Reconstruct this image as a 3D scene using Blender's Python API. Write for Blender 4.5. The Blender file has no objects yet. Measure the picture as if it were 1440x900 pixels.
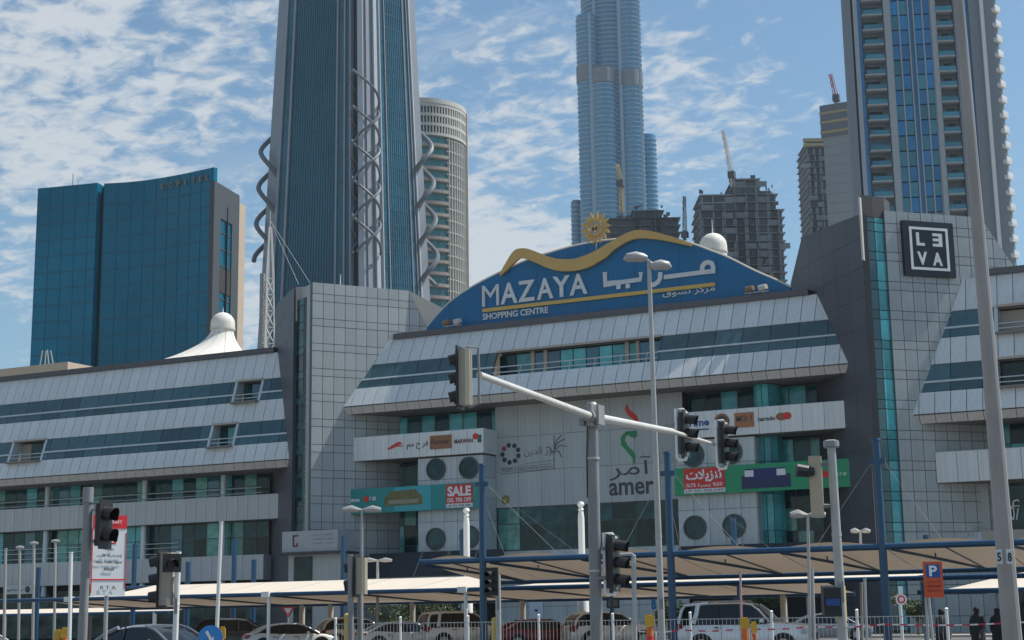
import bpy, bmesh, math, random
from mathutils import Vector, Matrix
random.seed(7)
R = math.radians
sc = bpy.context.scene
col = sc.collection

# ------------------------------------------------------------------ camera
F, YAW, PIT, ROLL = 2154.2, R(26.30), R(10.945), R(0.897)
EYE = Vector((0, 0, 1.6))
FW = Vector((-math.sin(YAW)*math.cos(PIT), math.cos(YAW)*math.cos(PIT), math.sin(PIT)))
_r0 = FW.cross(Vector((0, 0, 1))).normalized(); _u0 = _r0.cross(FW)
RT = (_r0*math.cos(ROLL) - _u0*math.sin(ROLL)).normalized(); UP = RT.cross(FW)
cam_d = bpy.data.cameras.new('camera'); cam = bpy.data.objects.new('camera', cam_d); col.objects.link(cam)
m3 = Matrix((RT, UP, -FW)).transposed()
cam.matrix_world = Matrix.Translation(EYE) @ m3.to_4x4()
cam_d.sensor_width = 36; cam_d.lens = 36*F/1440; cam_d.clip_start = .1; cam_d.clip_end = 20000
sc.camera = cam

# ------------------------------------------------------------------ light
SUN_AZ, SUN_EL = 52.0, 56.0       # azimuth from +Y towards +X
EXPOSURE = 0.36
w = bpy.data.worlds.new("World"); sc.world = w; w.use_nodes = True
nt = w.node_tree; nt.nodes.clear()
N = nt.nodes.new; L = nt.links.new
sky = N('ShaderNodeTexSky'); sky.sky_type = 'NISHITA'; sky.sun_disc = False
sky.sun_elevation = R(SUN_EL); sky.sun_rotation = R(SUN_AZ); sky.air_density = 1.15; sky.dust_density = .6; sky.ozone_density = 1.4
tc = N('ShaderNodeTexCoord')
# project the view direction on a high cloud layer: p = dir.xy / (dir.z + k)
sep = N('ShaderNodeSeparateXYZ'); L(tc.outputs['Generated'], sep.inputs[0])
def math_node(op, a, b=None, clamp=False):
    n = N('ShaderNodeMath'); n.operation = op; n.use_clamp = clamp
    for i, v in enumerate((a, b)):
        if v is None: continue
        if isinstance(v, (int, float)): n.inputs[i].default_value = v
        else: L(v, n.inputs[i])
    return n.outputs[0]
zc = math_node('ADD', math_node('MAXIMUM', sep.outputs[2], 0.0), 0.16)
cx = math_node('DIVIDE', sep.outputs[0], zc); cy = math_node('DIVIDE', sep.outputs[1], zc)
cmb = N('ShaderNodeCombineXYZ'); L(cx, cmb.inputs[0]); L(cy, cmb.inputs[1])
def cloud_noise(scale, det, rough, off, dist=0.0, stretch=(1, 1, 1), rot=0.0):
    mp = N('ShaderNodeMapping'); mp.inputs['Location'].default_value = off; mp.inputs['Scale'].default_value = stretch
    mp.inputs['Rotation'].default_value = (0, 0, rot)
    L(cmb.outputs[0], mp.inputs[0])
    n = N('ShaderNodeTexNoise'); n.inputs['Scale'].default_value = scale; n.inputs['Detail'].default_value = det
    n.inputs['Roughness'].default_value = rough; n.inputs['Distortion'].default_value = dist
    L(mp.outputs[0], n.inputs['Vector']); return n.outputs[0]
big = cloud_noise(0.85, 3, .5, (3.1, 1.35, 0), .3)
puff = cloud_noise(19, 5, .6, (0, 0, 0), .35, (1, 1.2, 1), .5)
wisp = cloud_noise(2.6, 8, .66, (5, 2, 0), .8, (.5, 1.7, 1), .75)
mid = cloud_noise(3.4, 5, .6, (1, 7, 0), .4, (1, 1, 1), .3)
def ramp(v, a, b, o0=0.0, o1=1.0):
    n = N('ShaderNodeMapRange'); n.interpolation_type = 'SMOOTHSTEP'
    L(v, n.inputs[0]); n.inputs[1].default_value = a; n.inputs[2].default_value = b
    n.inputs[3].default_value = o0; n.inputs[4].default_value = o1; return n.outputs[0]
side = ramp(math_node('ADD', math_node('MULTIPLY', sep.outputs[0], .93), math_node('MULTIPLY', sep.outputs[1], .36)), -.16, .22, 1.0, 0.0)
cover = math_node('ADD', math_node('MULTIPLY', big, .9), math_node('MULTIPLY', side, .17))
pf = math_node('ADD', math_node('MULTIPLY', puff, .62), math_node('MULTIPLY', mid, .38))
c1 = ramp(math_node('ADD', pf, math_node('MULTIPLY', cover, .8)), 0.935, 1.13)
c2 = math_node('MULTIPLY', ramp(wisp, .53, .76), .42)
cl = math_node('MAXIMUM', math_node('MULTIPLY', c1, .9), c2)
mixc = N('ShaderNodeMix'); mixc.data_type = 'RGBA'; mixc.blend_type = 'MIX'
stn = N('ShaderNodeMix'); stn.data_type = 'RGBA'; stn.blend_type = 'MULTIPLY'; stn.inputs[0].default_value = 1; L(sky.outputs[0], stn.inputs[6]); stn.inputs[7].default_value = (.79, .97, 1.02, 1)
L(cl, mixc.inputs[0]); L(stn.outputs[2], mixc.inputs[6]); mixc.inputs[7].default_value = (6.1, 6.25, 6.45, 1)
tint = N('ShaderNodeMix'); tint.data_type = 'RGBA'; tint.blend_type = 'MULTIPLY'; tint.inputs[0].default_value = 1; L(mixc.outputs[2], tint.inputs[6]); tint.inputs[7].default_value = (.96, .99, 1.0, 1)   # camera white balance
bg = N('ShaderNodeBackground'); L(tint.outputs[2], bg.inputs[0]); bg.inputs[1].default_value = 0.088
wo = N('ShaderNodeOutputWorld'); L(bg.outputs[0], wo.inputs[0])

sl = bpy.data.lights.new('sun', 'SUN'); sl.energy = 4.4; sl.angle = R(.53); sl.color = (1.0, .94, .85)
so = bpy.data.objects.new('sun', sl); col.objects.link(so)
sd = Vector((math.sin(R(SUN_AZ))*math.cos(R(SUN_EL)), math.cos(R(SUN_AZ))*math.cos(R(SUN_EL)), math.sin(R(SUN_EL))))
so.rotation_euler = sd.to_track_quat('Z', 'Y').to_euler(); so.location = (60, 0, 300)
sc.view_settings.view_transform = 'Standard'; sc.view_settings.look = 'None'
sc.view_settings.exposure = EXPOSURE; sc.view_settings.gamma = 1; sc.view_settings.use_curve_mapping = False

# ------------------------------------------------------------------ pixel measurements -> real positions on real planes
def ray(x, y): return FW*F + RT*(x-720) - UP*(y-450)
def onY(x, y, Y): d = ray(x, y); return EYE + d*(Y/d.y)
def onZ(x, y, Z): d = ray(x, y); return EYE + d*((Z-1.6)/d.z)
def atd(x, y, D): return EYE + ray(x, y)/F*D
def onL(x, y, P, Q):               # vertical plane through ground points P, Q
    d = ray(x, y); n = Vector((-(Q[1]-P[1]), Q[0]-P[0], 0)); k = (n.x*P[0]+n.y*P[1])/(n.x*d.x+n.y*d.y)
    return EYE + d*k
def gnd(x, D, z=0.0):              # ground point under column x (read near the horizon) at depth D
    p = atd(x, 865, D); return Vector((p.x, p.y, z))

# ------------------------------------------------------------------ materials
MATS = {}
def mat(name, c, rough=.6, metal=0.0, var=.06, scale=1.5, bump=0.0, bscale=30, spec=.5, streak=0.0, coat=0.0, alpha=None):
    if name in MATS: return MATS[name]
    m = bpy.data.materials.new(name); m.use_nodes = True; t = m.node_tree; b = t.nodes['Principled BSDF']
    n_ = t.nodes.new; l_ = t.links.new
    tcn = n_('ShaderNodeTexCoord')
    no = n_('ShaderNodeTexNoise'); no.inputs['Scale'].default_value = scale; no.inputs['Detail'].default_value = 5; no.inputs['Roughness'].default_value = .6
    src = tcn.outputs['Object']
    l_(src, no.inputs['Vector'])
    cr = n_('ShaderNodeMapRange'); l_(no.outputs[0], cr.inputs[0]); cr.inputs[1].default_value = .25; cr.inputs[2].default_value = .75
    cr.inputs[3].default_value = 1-var; cr.inputs[4].default_value = 1+var
    fac = cr.outputs[0]
    if streak:
        mp = n_('ShaderNodeMapping'); mp.inputs['Scale'].default_value = (3.2, 3.2, .18); l_(src, mp.inputs[0])
        n2 = n_('ShaderNodeTexNoise'); n2.inputs['Scale'].default_value = 1.6; n2.inputs['Detail'].default_value = 6; l_(mp.outputs[0], n2.inputs['Vector'])
        r2 = n_('ShaderNodeMapRange'); l_(n2.outputs[0], r2.inputs[0]); r2.inputs[1].default_value = .35; r2.inputs[2].default_value = .7
        r2.inputs[3].default_value = 1.0; r2.inputs[4].default_value = 1-streak
        mu = n_('ShaderNodeMath'); mu.operation = 'MULTIPLY'; l_(fac, mu.inputs[0]); l_(r2.outputs[0], mu.inputs[1]); fac = mu.outputs[0]
    # each object a hair different (panels, tiles)
    oi = n_('ShaderNodeObjectInfo'); r3 = n_('ShaderNodeMapRange'); l_(oi.outputs['Random'], r3.inputs[0]); r3.inputs[3].default_value = 1-var*.8; r3.inputs[4].default_value = 1+var*.8
    m2 = n_('ShaderNodeMath'); m2.operation = 'MULTIPLY'; l_(fac, m2.inputs[0]); l_(r3.outputs[0], m2.inputs[1])
    vs = n_('ShaderNodeVectorMath'); vs.operation = 'SCALE'; vs.inputs[0].default_value = c[:3]; l_(m2.outputs[0], vs.inputs['Scale'])
    l_(vs.outputs[0], b.inputs['Base Color'])
    rr = n_('ShaderNodeMapRange'); l_(no.outputs[0], rr.inputs[0]); rr.inputs[3].default_value = max(.02, rough*.85); rr.inputs[4].default_value = min(1, rough*1.15)
    l_(rr.outputs[0], b.inputs['Roughness'])
    b.inputs['Metallic'].default_value = metal; b.inputs['Specular IOR Level'].default_value = spec
    if coat: b.inputs['Coat Weight'].default_value = coat; b.inputs['Coat Roughness'].default_value = .05
    if bump:
        n3 = n_('ShaderNodeTexNoise'); n3.inputs['Scale'].default_value = bscale; n3.inputs['Detail'].default_value = 3; l_(src, n3.inputs['Vector'])
        bp = n_('ShaderNodeBump'); bp.inputs['Strength'].default_value = bump; bp.inputs['Distance'].default_value = .05
        l_(n3.outputs[0], bp.inputs['Height']); l_(bp.outputs[0], b.inputs['Normal'])
    MATS[name] = m; return m
def glass(name, c, rough=.06, spec=.8, wav=.04, var=.25, scale=.12):
    """coated architectural glass: dark body colour, mirror-like coat, slightly uneven panes"""
    if name in MATS: return MATS[name]
    m = mat(name, c, rough, 0, var, scale, 0, 1, spec)
    t = m.node_tree; b = t.nodes['Principled BSDF']
    tcn = t.nodes.new('ShaderNodeTexCoord'); n3 = t.nodes.new('ShaderNodeTexNoise'); n3.inputs['Scale'].default_value = .35; n3.inputs['Detail'].default_value = 2
    bp = t.nodes.new('ShaderNodeBump'); bp.inputs['Strength'].default_value = wav; bp.inputs['Distance'].default_value = 1
    t.links.new(tcn.outputs['Object'], n3.inputs['Vector']); t.links.new(n3.outputs[0], bp.inputs['Height']); t.links.new(bp.outputs[0], b.inputs['Normal'])
    return m

# ------------------------------------------------------------------ mesh collector
class MB:
    def __init__(s): s.v = []; s.f = []
    def add(s, vs, fs):
        o = len(s.v); s.v += [Vector(p) for p in vs]; s.f += [tuple(i+o for i in f) for f in fs]; return s
    def box(s, a, b):
        x0, y0, z0 = a; x1, y1, z1 = b
        return s.add([(x0,y0,z0),(x1,y0,z0),(x1,y1,z0),(x0,y1,z0),(x0,y0,z1),(x1,y0,z1),(x1,y1,z1),(x0,y1,z1)],
              [(3,2,1,0),(4,5,6,7),(0,1,5,4),(1,2,6,5),(2,3,7,6),(3,0,4,7)])
    def obox(s, c, ax, ay, az):    # centre + half axes
        c, ax, ay, az = map(Vector, (c, ax, ay, az))
        P = [c+ax*i+ay*j+az*k for k in (-1,1) for i, j in ((-1,-1),(1,-1),(1,1),(-1,1))]
        return s.add(P, [(3,2,1,0),(4,5,6,7),(0,1,5,4),(1,2,6,5),(2,3,7,6),(3,0,4,7)])
    def poly(s, pts, off):         # extrude planar polygon by vector off
        n = len(pts); off = Vector(off); P = [Vector(p) for p in pts]; Q = [p+off for p in P]
        return s.add(P+Q, [tuple(range(n)), tuple(range(2*n-1, n-1, -1))] + [(i, i+n, (i+1) % n+n, (i+1) % n) for i in range(n)])
    def tube(s, p, q, r, r2=None, n=10, cap=True):
        p, q = Vector(p), Vector(q); r2 = r if r2 is None else r2; d = (q-p).normalized()
        a = d.orthogonal().normalized(); b = d.cross(a)
        vs = [c+(a*math.cos(2*math.pi*i/n)+b*math.sin(2*math.pi*i/n))*rr for c, rr in ((p, r), (q, r2)) for i in range(n)]
        fs = [(i, (i+1) % n, (i+1) % n+n, i+n) for i in range(n)]
        if cap: fs += [tuple(range(n-1, -1, -1)), tuple(range(n, 2*n))]
        return s.add(vs, fs)
    def path(s, pts, r, n=8):      # tube through points; r number or list
        P = [Vector(p) for p in pts]; vs = []; fs = []
        rs = r if isinstance(r, (list, tuple)) else [r]*len(P)
        ref = None
        for k, p in enumerate(P):
            d = (P[min(k+1, len(P)-1)]-P[max(k-1, 0)]).normalized()
            if ref is None: ref = d.orthogonal().normalized()
            a = (ref-d*ref.dot(d)).normalized(); ref = a; b = d.cross(a)
            vs += [p+(a*math.cos(2*math.pi*i/n)+b*math.sin(2*math.pi*i/n))*rs[k] for i in range(n)]
        for k in range(len(P)-1):
            fs += [(k*n+i, k*n+(i+1) % n, (k+1)*n+(i+1) % n, (k+1)*n+i) for i in range(n)]
        fs += [tuple(range(n-1, -1, -1)), tuple(range((len(P)-1)*n, len(P)*n))]
        return s.add(vs, fs)
    def lathe(s, c, prof, n=20):   # prof: (r, z)
        c = Vector(c); vs = []; fs = []
        for r, z in prof: vs += [c+Vector((r*math.cos(2*math.pi*i/n), r*math.sin(2*math.pi*i/n), z)) for i in range(n)]
        for k in range(len(prof)-1): fs += [(k*n+i, k*n+(i+1) % n, (k+1)*n+(i+1) % n, (k+1)*n+i) for i in range(n)]
        fs += [tuple(range(n-1, -1, -1)), tuple(range((len(prof)-1)*n, len(prof)*n))]
        return s.add(vs, fs)
    def prism(s, foot, z0, z1, top=True, scale_top=None):
        n = len(foot); P = [Vector((p[0], p[1], z0)) for p in foot]; Q = [Vector((p[0], p[1], z1)) for p in foot]
        if scale_top:
            c = sum(Q, Vector())/n; Q = [c+(q-c)*scale_top for q in Q]
            for q in Q: q.z = z1
        return s.add(P+Q, [tuple(range(n-1, -1, -1)), tuple(range(n, 2*n))] + [(i, (i+1) % n, (i+1) % n+n, i+n) for i in range(n)])
    def build(s, name, m, parent=None, smooth=False, local=False, fix=True):
        me = bpy.data.meshes.new(name)
        o0 = Vector(ORG.get(parent.name, (0, 0, 0))) if (parent and not local) else Vector((0, 0, 0))
        me.from_pydata([tuple(p-o0) for p in s.v], [], s.f)
        if fix:
            bm = bmesh.new(); bm.from_mesh(me); bmesh.ops.recalc_face_normals(bm, faces=bm.faces); bm.to_mesh(me); bm.free()
        me.materials.append(m)
        if smooth:
            for p in me.polygons: p.use_smooth = True
            try: me.set_sharp_from_angle(angle=R(40))
            except Exception: pass
        return link(me, name, parent)
ORG = {}
def link(me, name, parent=None, loc=None):
    o = bpy.data.objects.new(name, me); col.objects.link(o)
    if parent:
        o.parent = parent; ORG[o.name] = ORG.get(parent.name, (0, 0, 0))
    if loc is not None: o.location = loc
    return o
def tag(o, label=None, cat=None, group=None, kind=None):
    if label: o['label'] = label
    if cat: o['category'] = cat
    if group: o['group'] = group
    if kind: o['kind'] = kind
    return o
def empty(name, loc=(0, 0, 0), rz=0.0, label=None, cat=None, group=None, kind=None):
    o = bpy.data.objects.new(name, None); col.objects.link(o); o.location = loc; o.rotation_euler = (0, 0, rz)
    o.empty_display_size = .3; ORG[o.name] = tuple(loc); return tag(o, label, cat, group, kind)
def copy_tree(o, parent=None):
    c = o.copy(); col.objects.link(c)
    if parent: c.parent = parent
    for ch in [x for x in list(col.objects) if x.parent == o]: copy_tree(ch, c)
    return c
_glyph = {}
def text_mesh(txt, thick=.02, bold=0.0):
    """built-in font -> flat lettering mesh in X/Z, unit height, left-bottom at 0"""
    key = (txt, thick, bold)
    if key in _glyph: return _glyph[key]
    cu = bpy.data.curves.new('lettering', 'FONT'); cu.body = txt; cu.size = 1; cu.extrude = thick; cu.offset = bold; cu.resolution_u = 3
    ob = bpy.data.objects.new('lettering', cu); col.objects.link(ob)
    dg = bpy.context.evaluated_depsgraph_get(); me = bpy.data.meshes.new_from_object(ob.evaluated_get(dg))
    vs = [Vector((v.co.x, -v.co.z, v.co.y)) for v in me.vertices]; fs = [tuple(p.vertices) for p in me.polygons]
    bpy.data.objects.remove(ob); bpy.data.curves.remove(cu); bpy.data.meshes.remove(me)
    if not vs: vs = [Vector((0, 0, 0))]
    x0 = min(v.x for v in vs); x1 = max(v.x for v in vs); z0 = min(v.z for v in vs); z1 = max(v.z for v in vs)
    _glyph[key] = (vs, fs, x0, x1, z0, z1); return _glyph[key]
def lettering(mb, txt, p0, p1, height=None, depth=.03, bold=0.0, normal=None, up=Vector((0, 0, 1)), fit=True):
    """fits text between p0 (left bottom) and p1 (right bottom); faces the viewer side"""
    vs, fs, x0, x1, z0, z1 = text_mesh(txt, .02, bold)
    p0, p1 = Vector(p0), Vector(p1); ax = (p1-p0); wdt = ax.length; ax = ax/wdt
    nrm = ax.cross(up).normalized()      # towards viewer (-Y for ax=+X)
    sx = wdt/max(1e-4, x1-x0); sz = (height/max(1e-4, z1-z0)) if height else sx
    out = [p0+ax*((v.x-x0)*sx)+up*((v.z-z0)*sz)+nrm*(-v.y/.02*depth/2) for v in vs]
    mb.add(out, fs); return mb

# ------------------------------------------------------------------ palette
asphalt = mat('asphalt', (.12, .118, .115), .9, var=.18, scale=.25, bump=.3, bscale=14)
paving = mat('paving', (.34, .31, .27), .85, var=.12, scale=.6, bump=.2)
panel_w = mat('pale aluminium panel', (.66, .69, .70), .42, .05, .06, .6, streak=.13, spec=.5)
panel_lip = mat('streaked beige lip panel', (.54, .52, .49), .55, .05, .06, .8, streak=.14)  # darker and more beige than the band panels, with faint streaks
panel_g = mat('grey aluminium panel', (.50, .52, .54), .42, .08, .06, .7, streak=.12)
tile_m = mat('grey tower tile', (.37, .395, .405), .38, .08, .085, .8, streak=.14)
wing_m = mat('shaded tower cladding', (.084, .088, .105), .5, .1, .06, .5)  # darker copy of the tower grey: the wings' shade is put into the colour
joint = mat('dark joint', (.05, .055, .06), .8)
joint_t = mat('tile joint', (.13, .145, .155), .8)
coping_m = mat('dark coping', (.10, .10, .11), .6, var=.1)
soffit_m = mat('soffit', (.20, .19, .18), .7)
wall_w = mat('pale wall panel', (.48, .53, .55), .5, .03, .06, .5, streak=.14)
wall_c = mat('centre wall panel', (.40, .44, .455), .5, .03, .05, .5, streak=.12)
beige = mat('beige frame', (.42, .37, .32), .6)
white_m = mat('white paint', (.78, .78, .76), .45, var=.04)
rail_m = mat('white rail', (.55, .60, .63), .4, .2)
g_band = glass('band glass', (.055, .125, .15), .16, .6, .05, .35, .3)
g_dark = glass('dark window glass', (.010, .045, .05), .07, .35, .06, .85, 1.1)  # strong tint noise, also on teal and green, paints in reflections and interiors
g_teal = glass('teal window glass', (.08, .38, .42), .10, .5, .05, .45, .7)
g_green = glass('green window glass', (.10, .30, .26), .10, .5, .05, .65, 1.0)
g_blue = glass('blue window glass', (.02, .12, .20), .08, .8)
dark_in = mat('dark interior', (.03, .03, .033), .9)
navy = mat('navy steel paint', (.012, .066, .145), .4, .1, .08, 2, coat=.2)
steel = mat('galvanised steel', (.44, .44, .43), .45, .2, .08, 3)
steel_d = mat('weathered steel pole', (.27, .275, .285), .5, .1, .1, 3, streak=.12)
black_m = mat('black plastic', (.018, .018, .02), .45)
gold_m = mat('gold paint', (.54, .35, .12), .45, .15, .06, 1.5)
letter_m = mat('pale letter', (.58, .60, .62), .45)
sign_blue = mat('blue sign face', (.004, .125, .29), .5, 0, .10, .5, streak=.12)

# ------------------------------------------------------------------ ground
g = MB(); g.add([(-2200, -1400, 0), (1400, -1400, 0), (1400, 2600, 0), (-2200, 2600, 0)], [(0, 1, 2, 3)])
tag(g.build('ground', mat('sandy ground', (.30, .26, .21), .95, var=.12, scale=.02, bump=.3), fix=False), kind='structure')
g = MB(); g.add([(-220, -30, .004), (160, -30, .004), (160, 93, .004), (-220, 93, .004)], [(0, 1, 2, 3)])
tag(g.build('car_park', asphalt, fix=False), kind='structure')
g = MB(); g.box((-220, 93, -.1), (160, 103.8, .13)); tag(g.build('pavement', paving), kind='structure')
g = MB()
for i in range(60):
    X = -150+i*2.7
    g.box((X, 84.5, .006), (X+.1, 89.5, .010)); g.box((X, 60, .006), (X+.1, 65, .010))
tag(g.build('parking_line', white_m), kind='structure')

# ------------------------------------------------------------------ polygon helpers
def clip(poly, a, b, c):           # keep a*x+b*y<=c
    out = []
    for i in range(len(poly)):
        p, q = poly[i], poly[(i+1) % len(poly)]
        dp, dq = a*p[0]+b*p[1]-c, a*q[0]+b*q[1]-c
        if dp <= 1e-9: out.append(p)
        if (dp < -1e-9 and dq > 1e-9) or (dp > 1e-9 and dq < -1e-9):
            t = dp/(dp-dq); out.append((p[0]+(q[0]-p[0])*t, p[1]+(q[1]-p[1])*t))
    return out
def area(p): return abs(sum(p[i][0]*p[(i+1) % len(p)][1]-p[(i+1) % len(p)][0]*p[i][1] for i in range(len(p)))/2) if len(p) > 2 else 0
def cells(poly, us, vs, gap):
    """rectangular cells clipped by a convex polygon, in (u, v)"""
    for i in range(len(us)-1):
        for j in range(len(vs)-1):
            q = [(us[i]+gap/2, vs[j]+gap/2), (us[i+1]-gap/2, vs[j]+gap/2), (us[i+1]-gap/2, vs[j+1]-gap/2), (us[i]+gap/2, vs[j+1]-gap/2)]
            full = q; c = q
            sgn = 1 if sum(poly[k][0]*poly[(k+1) % len(poly)][1]-poly[(k+1) % len(poly)][0]*poly[k][1] for k in range(len(poly))) > 0 else -1
            for k in range(len(poly)):
                (x0, y0), (x1, y1) = poly[k], poly[(k+1) % len(poly)]
                a, b = (y1-y0)*sgn, -(x1-x0)*sgn
                c = clip(c, a, b, a*x0+b*y0)
                if len(c) < 3: break
            if len(c) >= 3 and area(c) > .02: yield i, j, c, abs(area(c)-area(full)) < 1e-4
SHARED = {}
def surf_panels(parent, name, mats, origin, U, V, nrm, poly, us, vs, gap=.04, th=.06, pick=None, kind=None):
    """pieces of a plane given by origin, unit U, unit V; each piece an object sharing mesh when whole"""
    origin, U, V, nrm = Vector(origin), Vector(U), Vector(V), Vector(nrm).normalized(); out = []
    o0 = Vector(ORG.get(parent.name, (0, 0, 0)))
    joined = {}
    for i, j, c, full in cells(poly, us, vs, gap):
        m = mats if not isinstance(mats, (list, tuple)) else mats[pick(i, j) if pick else 0]
        if kind:
            mb = joined.setdefault(m.name, (MB(), m))[0]
            mb.poly([origin+U*p[0]+V*p[1]+nrm*th for p in c], -nrm*(th-.005)); continue
        cu, cv = c[0]
        base = origin+U*us[i]+V*vs[j]
        key = (name, m.name, round(us[i+1]-us[i], 3), round(vs[j+1]-vs[j], 3), tuple(round(x, 3) for x in (*U, *V, *nrm)), gap, th)
        if full and key in SHARED: me = SHARED[key]
        else:
            mb = MB(); mb.poly([U*(p[0]-us[i])+V*(p[1]-vs[j])+nrm*th for p in c], -nrm*(th-.005))
            me = bpy.data.meshes.new(name); me.from_pydata([tuple(v) for v in mb.v], [], mb.f)
            bm = bmesh.new(); bm.from_mesh(me); bmesh.ops.recalc_face_normals(bm, faces=bm.faces); bm.to_mesh(me); bm.free()
            me.materials.append(m)
            if full: SHARED[key] = me
        out.append(link(me, name, parent, base-o0))
    for mb, m in joined.values(): tag(mb.build(name, m, parent), kind='stuff')
    return out
def rng(a, b, st, ph=0.0):
    k0 = math.floor((a-ph)/st); k1 = math.ceil((b-ph)/st); return [ph+k*st for k in range(k0, k1+1)]

# ------------------------------------------------------------------ the shopping centre
mall = empty('shopping_centre', (-46, 108, 0), 0, 'wide grey shopping centre with sloping white panel bands and two diagonal towers', 'building')
PW = 1.05
lineT = lambda a, b: (Vector((a.x, a.y)), Vector((b.x, b.y)))
ltF = lineT(onY(483, 573, 104.2), onY(549, 478, 107.5))    # left tower, face turned to the right
ltW = lineT(onY(407, 647, 104.2), onY(391, 498, 107.5))    # left tower, wing
rtF = lineT(onY(1283, 582, 104.2), onY(1358, 430, 107.5))
rtW = lineT(onY(1193, 514, 104.2), onY(1149, 416, 107.5))
def xat(line, Y):
    a, b = line; return a.x+(b.x-a.x)*(Y-a.y)/(b.y-a.y)
ZT = 24.2
def band_face(par, slope, levels, xl, xr, opens=()):
    """levels: list of (ztop, zbot, kind)"""
    Yz = lambda z: 107.5-(ZT-z)*slope
    V = Vector((0, slope, 1)).normalized(); Vl = math.sqrt(1+slope*slope); nrm = Vector((0, -1, slope)).normalized(); U = Vector((1, 0, 0))
    for zt, zb, kind in levels:
        o = Vector((0, Yz(zb), zb)); h = (zt-zb)*Vl
        poly = [(xl(Yz(zb)), 0), (xr(Yz(zb)), 0), (xr(Yz(zt)), h), (xl(Yz(zt)), h)]
        back = MB(); back.poly([o+U*u+V*v for u, v in poly], (0, .5, 0)); 
        segs = [poly]
        if kind == 'glass':
            ops = [op for op in opens if abs(op[2]-zb) < .6]
            if ops:
                segs = []; x = poly[0][0]-2
                for a, b, _ in sorted(ops): segs.append((x, a)); x = b
                segs.append((x, poly[1][0]+6))
                segs = [clip(clip(poly, 1, 0, b), -1, 0, -a) for a, b in segs]
        for sg in segs:
            if len(sg) < 3: continue
            if kind != 'glass' or True:
                bk = MB(); bk.poly([o+U*u+V*v for u, v in sg], nrm*-.12); bk.build('band_backing', joint, par)
            if kind == 'glass':
                hs = h*.36
                surf_panels(par, 'band_pane', g_band, o, U, V, nrm, sg, rng(sg[0][0]-8, sg[1][0]+8, PW*2), [0, hs, h], .05, .05)
                r = MB(); xs = [p[0] for p in clip(clip(sg, 0, 1, hs+.05), 0, -1, -(hs-.05))]
                if xs: r.obox(o+U*((min(xs)+max(xs))/2)+V*hs+nrm*.09, U*((max(xs)-min(xs))/2), V*.07, nrm*.035); r.build('band_rail', rail_m, par)
            else:
                surf_panels(par, 'band_panel', panel_w, o, U, V, nrm, sg, rng(sg[0][0]-8, sg[1][0]+8, PW), [0, h], .045, .07)
    return Yz
def lip(par, zl, Yl, xl, xr, dz=.56, back=.35, Yin=108.2):
    o = Vector((0, Yl, zl)); P = lambda x, z, y: Vector((x, y, z))
    V = Vector((0, back, -dz)); h = V.length; V.normalize(); U = Vector((1, 0, 0)); nrm = Vector((0, -dz, -back)).normalized()
    poly = [(xl(Yl), 0), (xr(Yl), 0), (xr(Yl)-.2, h), (xl(Yl)+.2, h)]
    b = MB(); b.poly([o+U*u+V*v for u, v in poly], -nrm*.1); b.build('band_backing', joint, par)
    surf_panels(par, 'lip_panel', panel_lip, o, U, V, nrm, poly, rng(poly[0][0]-2, poly[1][0]+2, PW), [0, h], .045, .06)
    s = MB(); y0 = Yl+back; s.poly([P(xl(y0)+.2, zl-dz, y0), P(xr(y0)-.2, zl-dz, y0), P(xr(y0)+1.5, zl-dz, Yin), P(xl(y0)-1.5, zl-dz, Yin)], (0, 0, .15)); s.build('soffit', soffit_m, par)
def coping(par, x0, x1, Y=107.5):
    c = MB(); c.box((x0, Y-.25, ZT+.02), (x1, Y+1.4, ZT+.47)); c.build('coping', coping_m, par)
    c = MB(); c.box((x0-2, Y+.3, ZT-.6), (x1+2, Y+22, ZT-.05)); c.build('roof', mat('roof deck', (.3, .29, .27), .9), par)

# main block
o1a, o1b = onY(700, 540, 106.2).x, onY(931, 515, 106.2).x
Yz = band_face(mall, .569, [(24.2, 22.0, 'white'), (22.0, 19.95, 'glass'), (19.95, 18.42, 'white')], lambda Y: xat(ltF, Y)-.1, lambda Y: xat(rtW, Y)+.1, [(o1a, o1b, 19.95)])
lip(mall, 18.40, 104.2, lambda Y: xat(ltF, Y)-.1, lambda Y: xat(rtW, Y)+.1)
coping(mall, xat(ltF, 107.5)+.4, xat(rtW, 107.5)-.6)
# balcony opening in the main band
def balcony(par, x0, x1, z0, z1, Yf, depth, posts, panes, name_frame='balcony_frame'):
    Yb = Yf+depth
    b = MB(); b.box((x0, Yb+.02, z0-.2), (x1, Yb+.3, z1+.2)); b.build('recess_wall', dark_in, par)
    b = MB(); b.box((x0, Yf-.2, z1-.02), (x1, Yb, z1+.14)); b.build('recess_ceiling', beige, par)
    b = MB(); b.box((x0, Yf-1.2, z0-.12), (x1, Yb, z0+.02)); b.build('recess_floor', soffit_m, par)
    for k, (a, c, m) in enumerate(panes):
        p = MB(); p.box((a+.04, Yb-.06, z0+.05), (c-.04, Yb, z1-.15)); p.build('balcony_pane', m, par)
    for a, c in posts:
        p = MB(); p.box((a, Yb-.16, z0), (c, Yb+.01, z1)); p.build(name_frame, beige, par)
    return Yb
def px_x(x, Y, y=520): return onY(x, y, Y).x
Yb = 107.0
xs = [px_x(v, Yb) for v in (703, 727, 748, 753, 766, 771, 881, 886, 896, 901, 934)]
pn = []
a = xs[0]; 
def fill(a, b, w_, mm): 
    n = max(1, round((b-a)/w_)); return [(a+(b-a)*i/n, a+(b-a)*(i+1)/n, mm(i)) for i in range(n)]
pn += fill(xs[0], xs[1], 1.2, lambda i: g_dark) + fill(xs[1], xs[2], 1.2, lambda i: g_teal)
pn += fill(xs[3], xs[4], 1.2, lambda i: g_blue) + fill(xs[5], xs[6], 1.05, lambda i: g_teal if i % 3 else g_blue)
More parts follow.
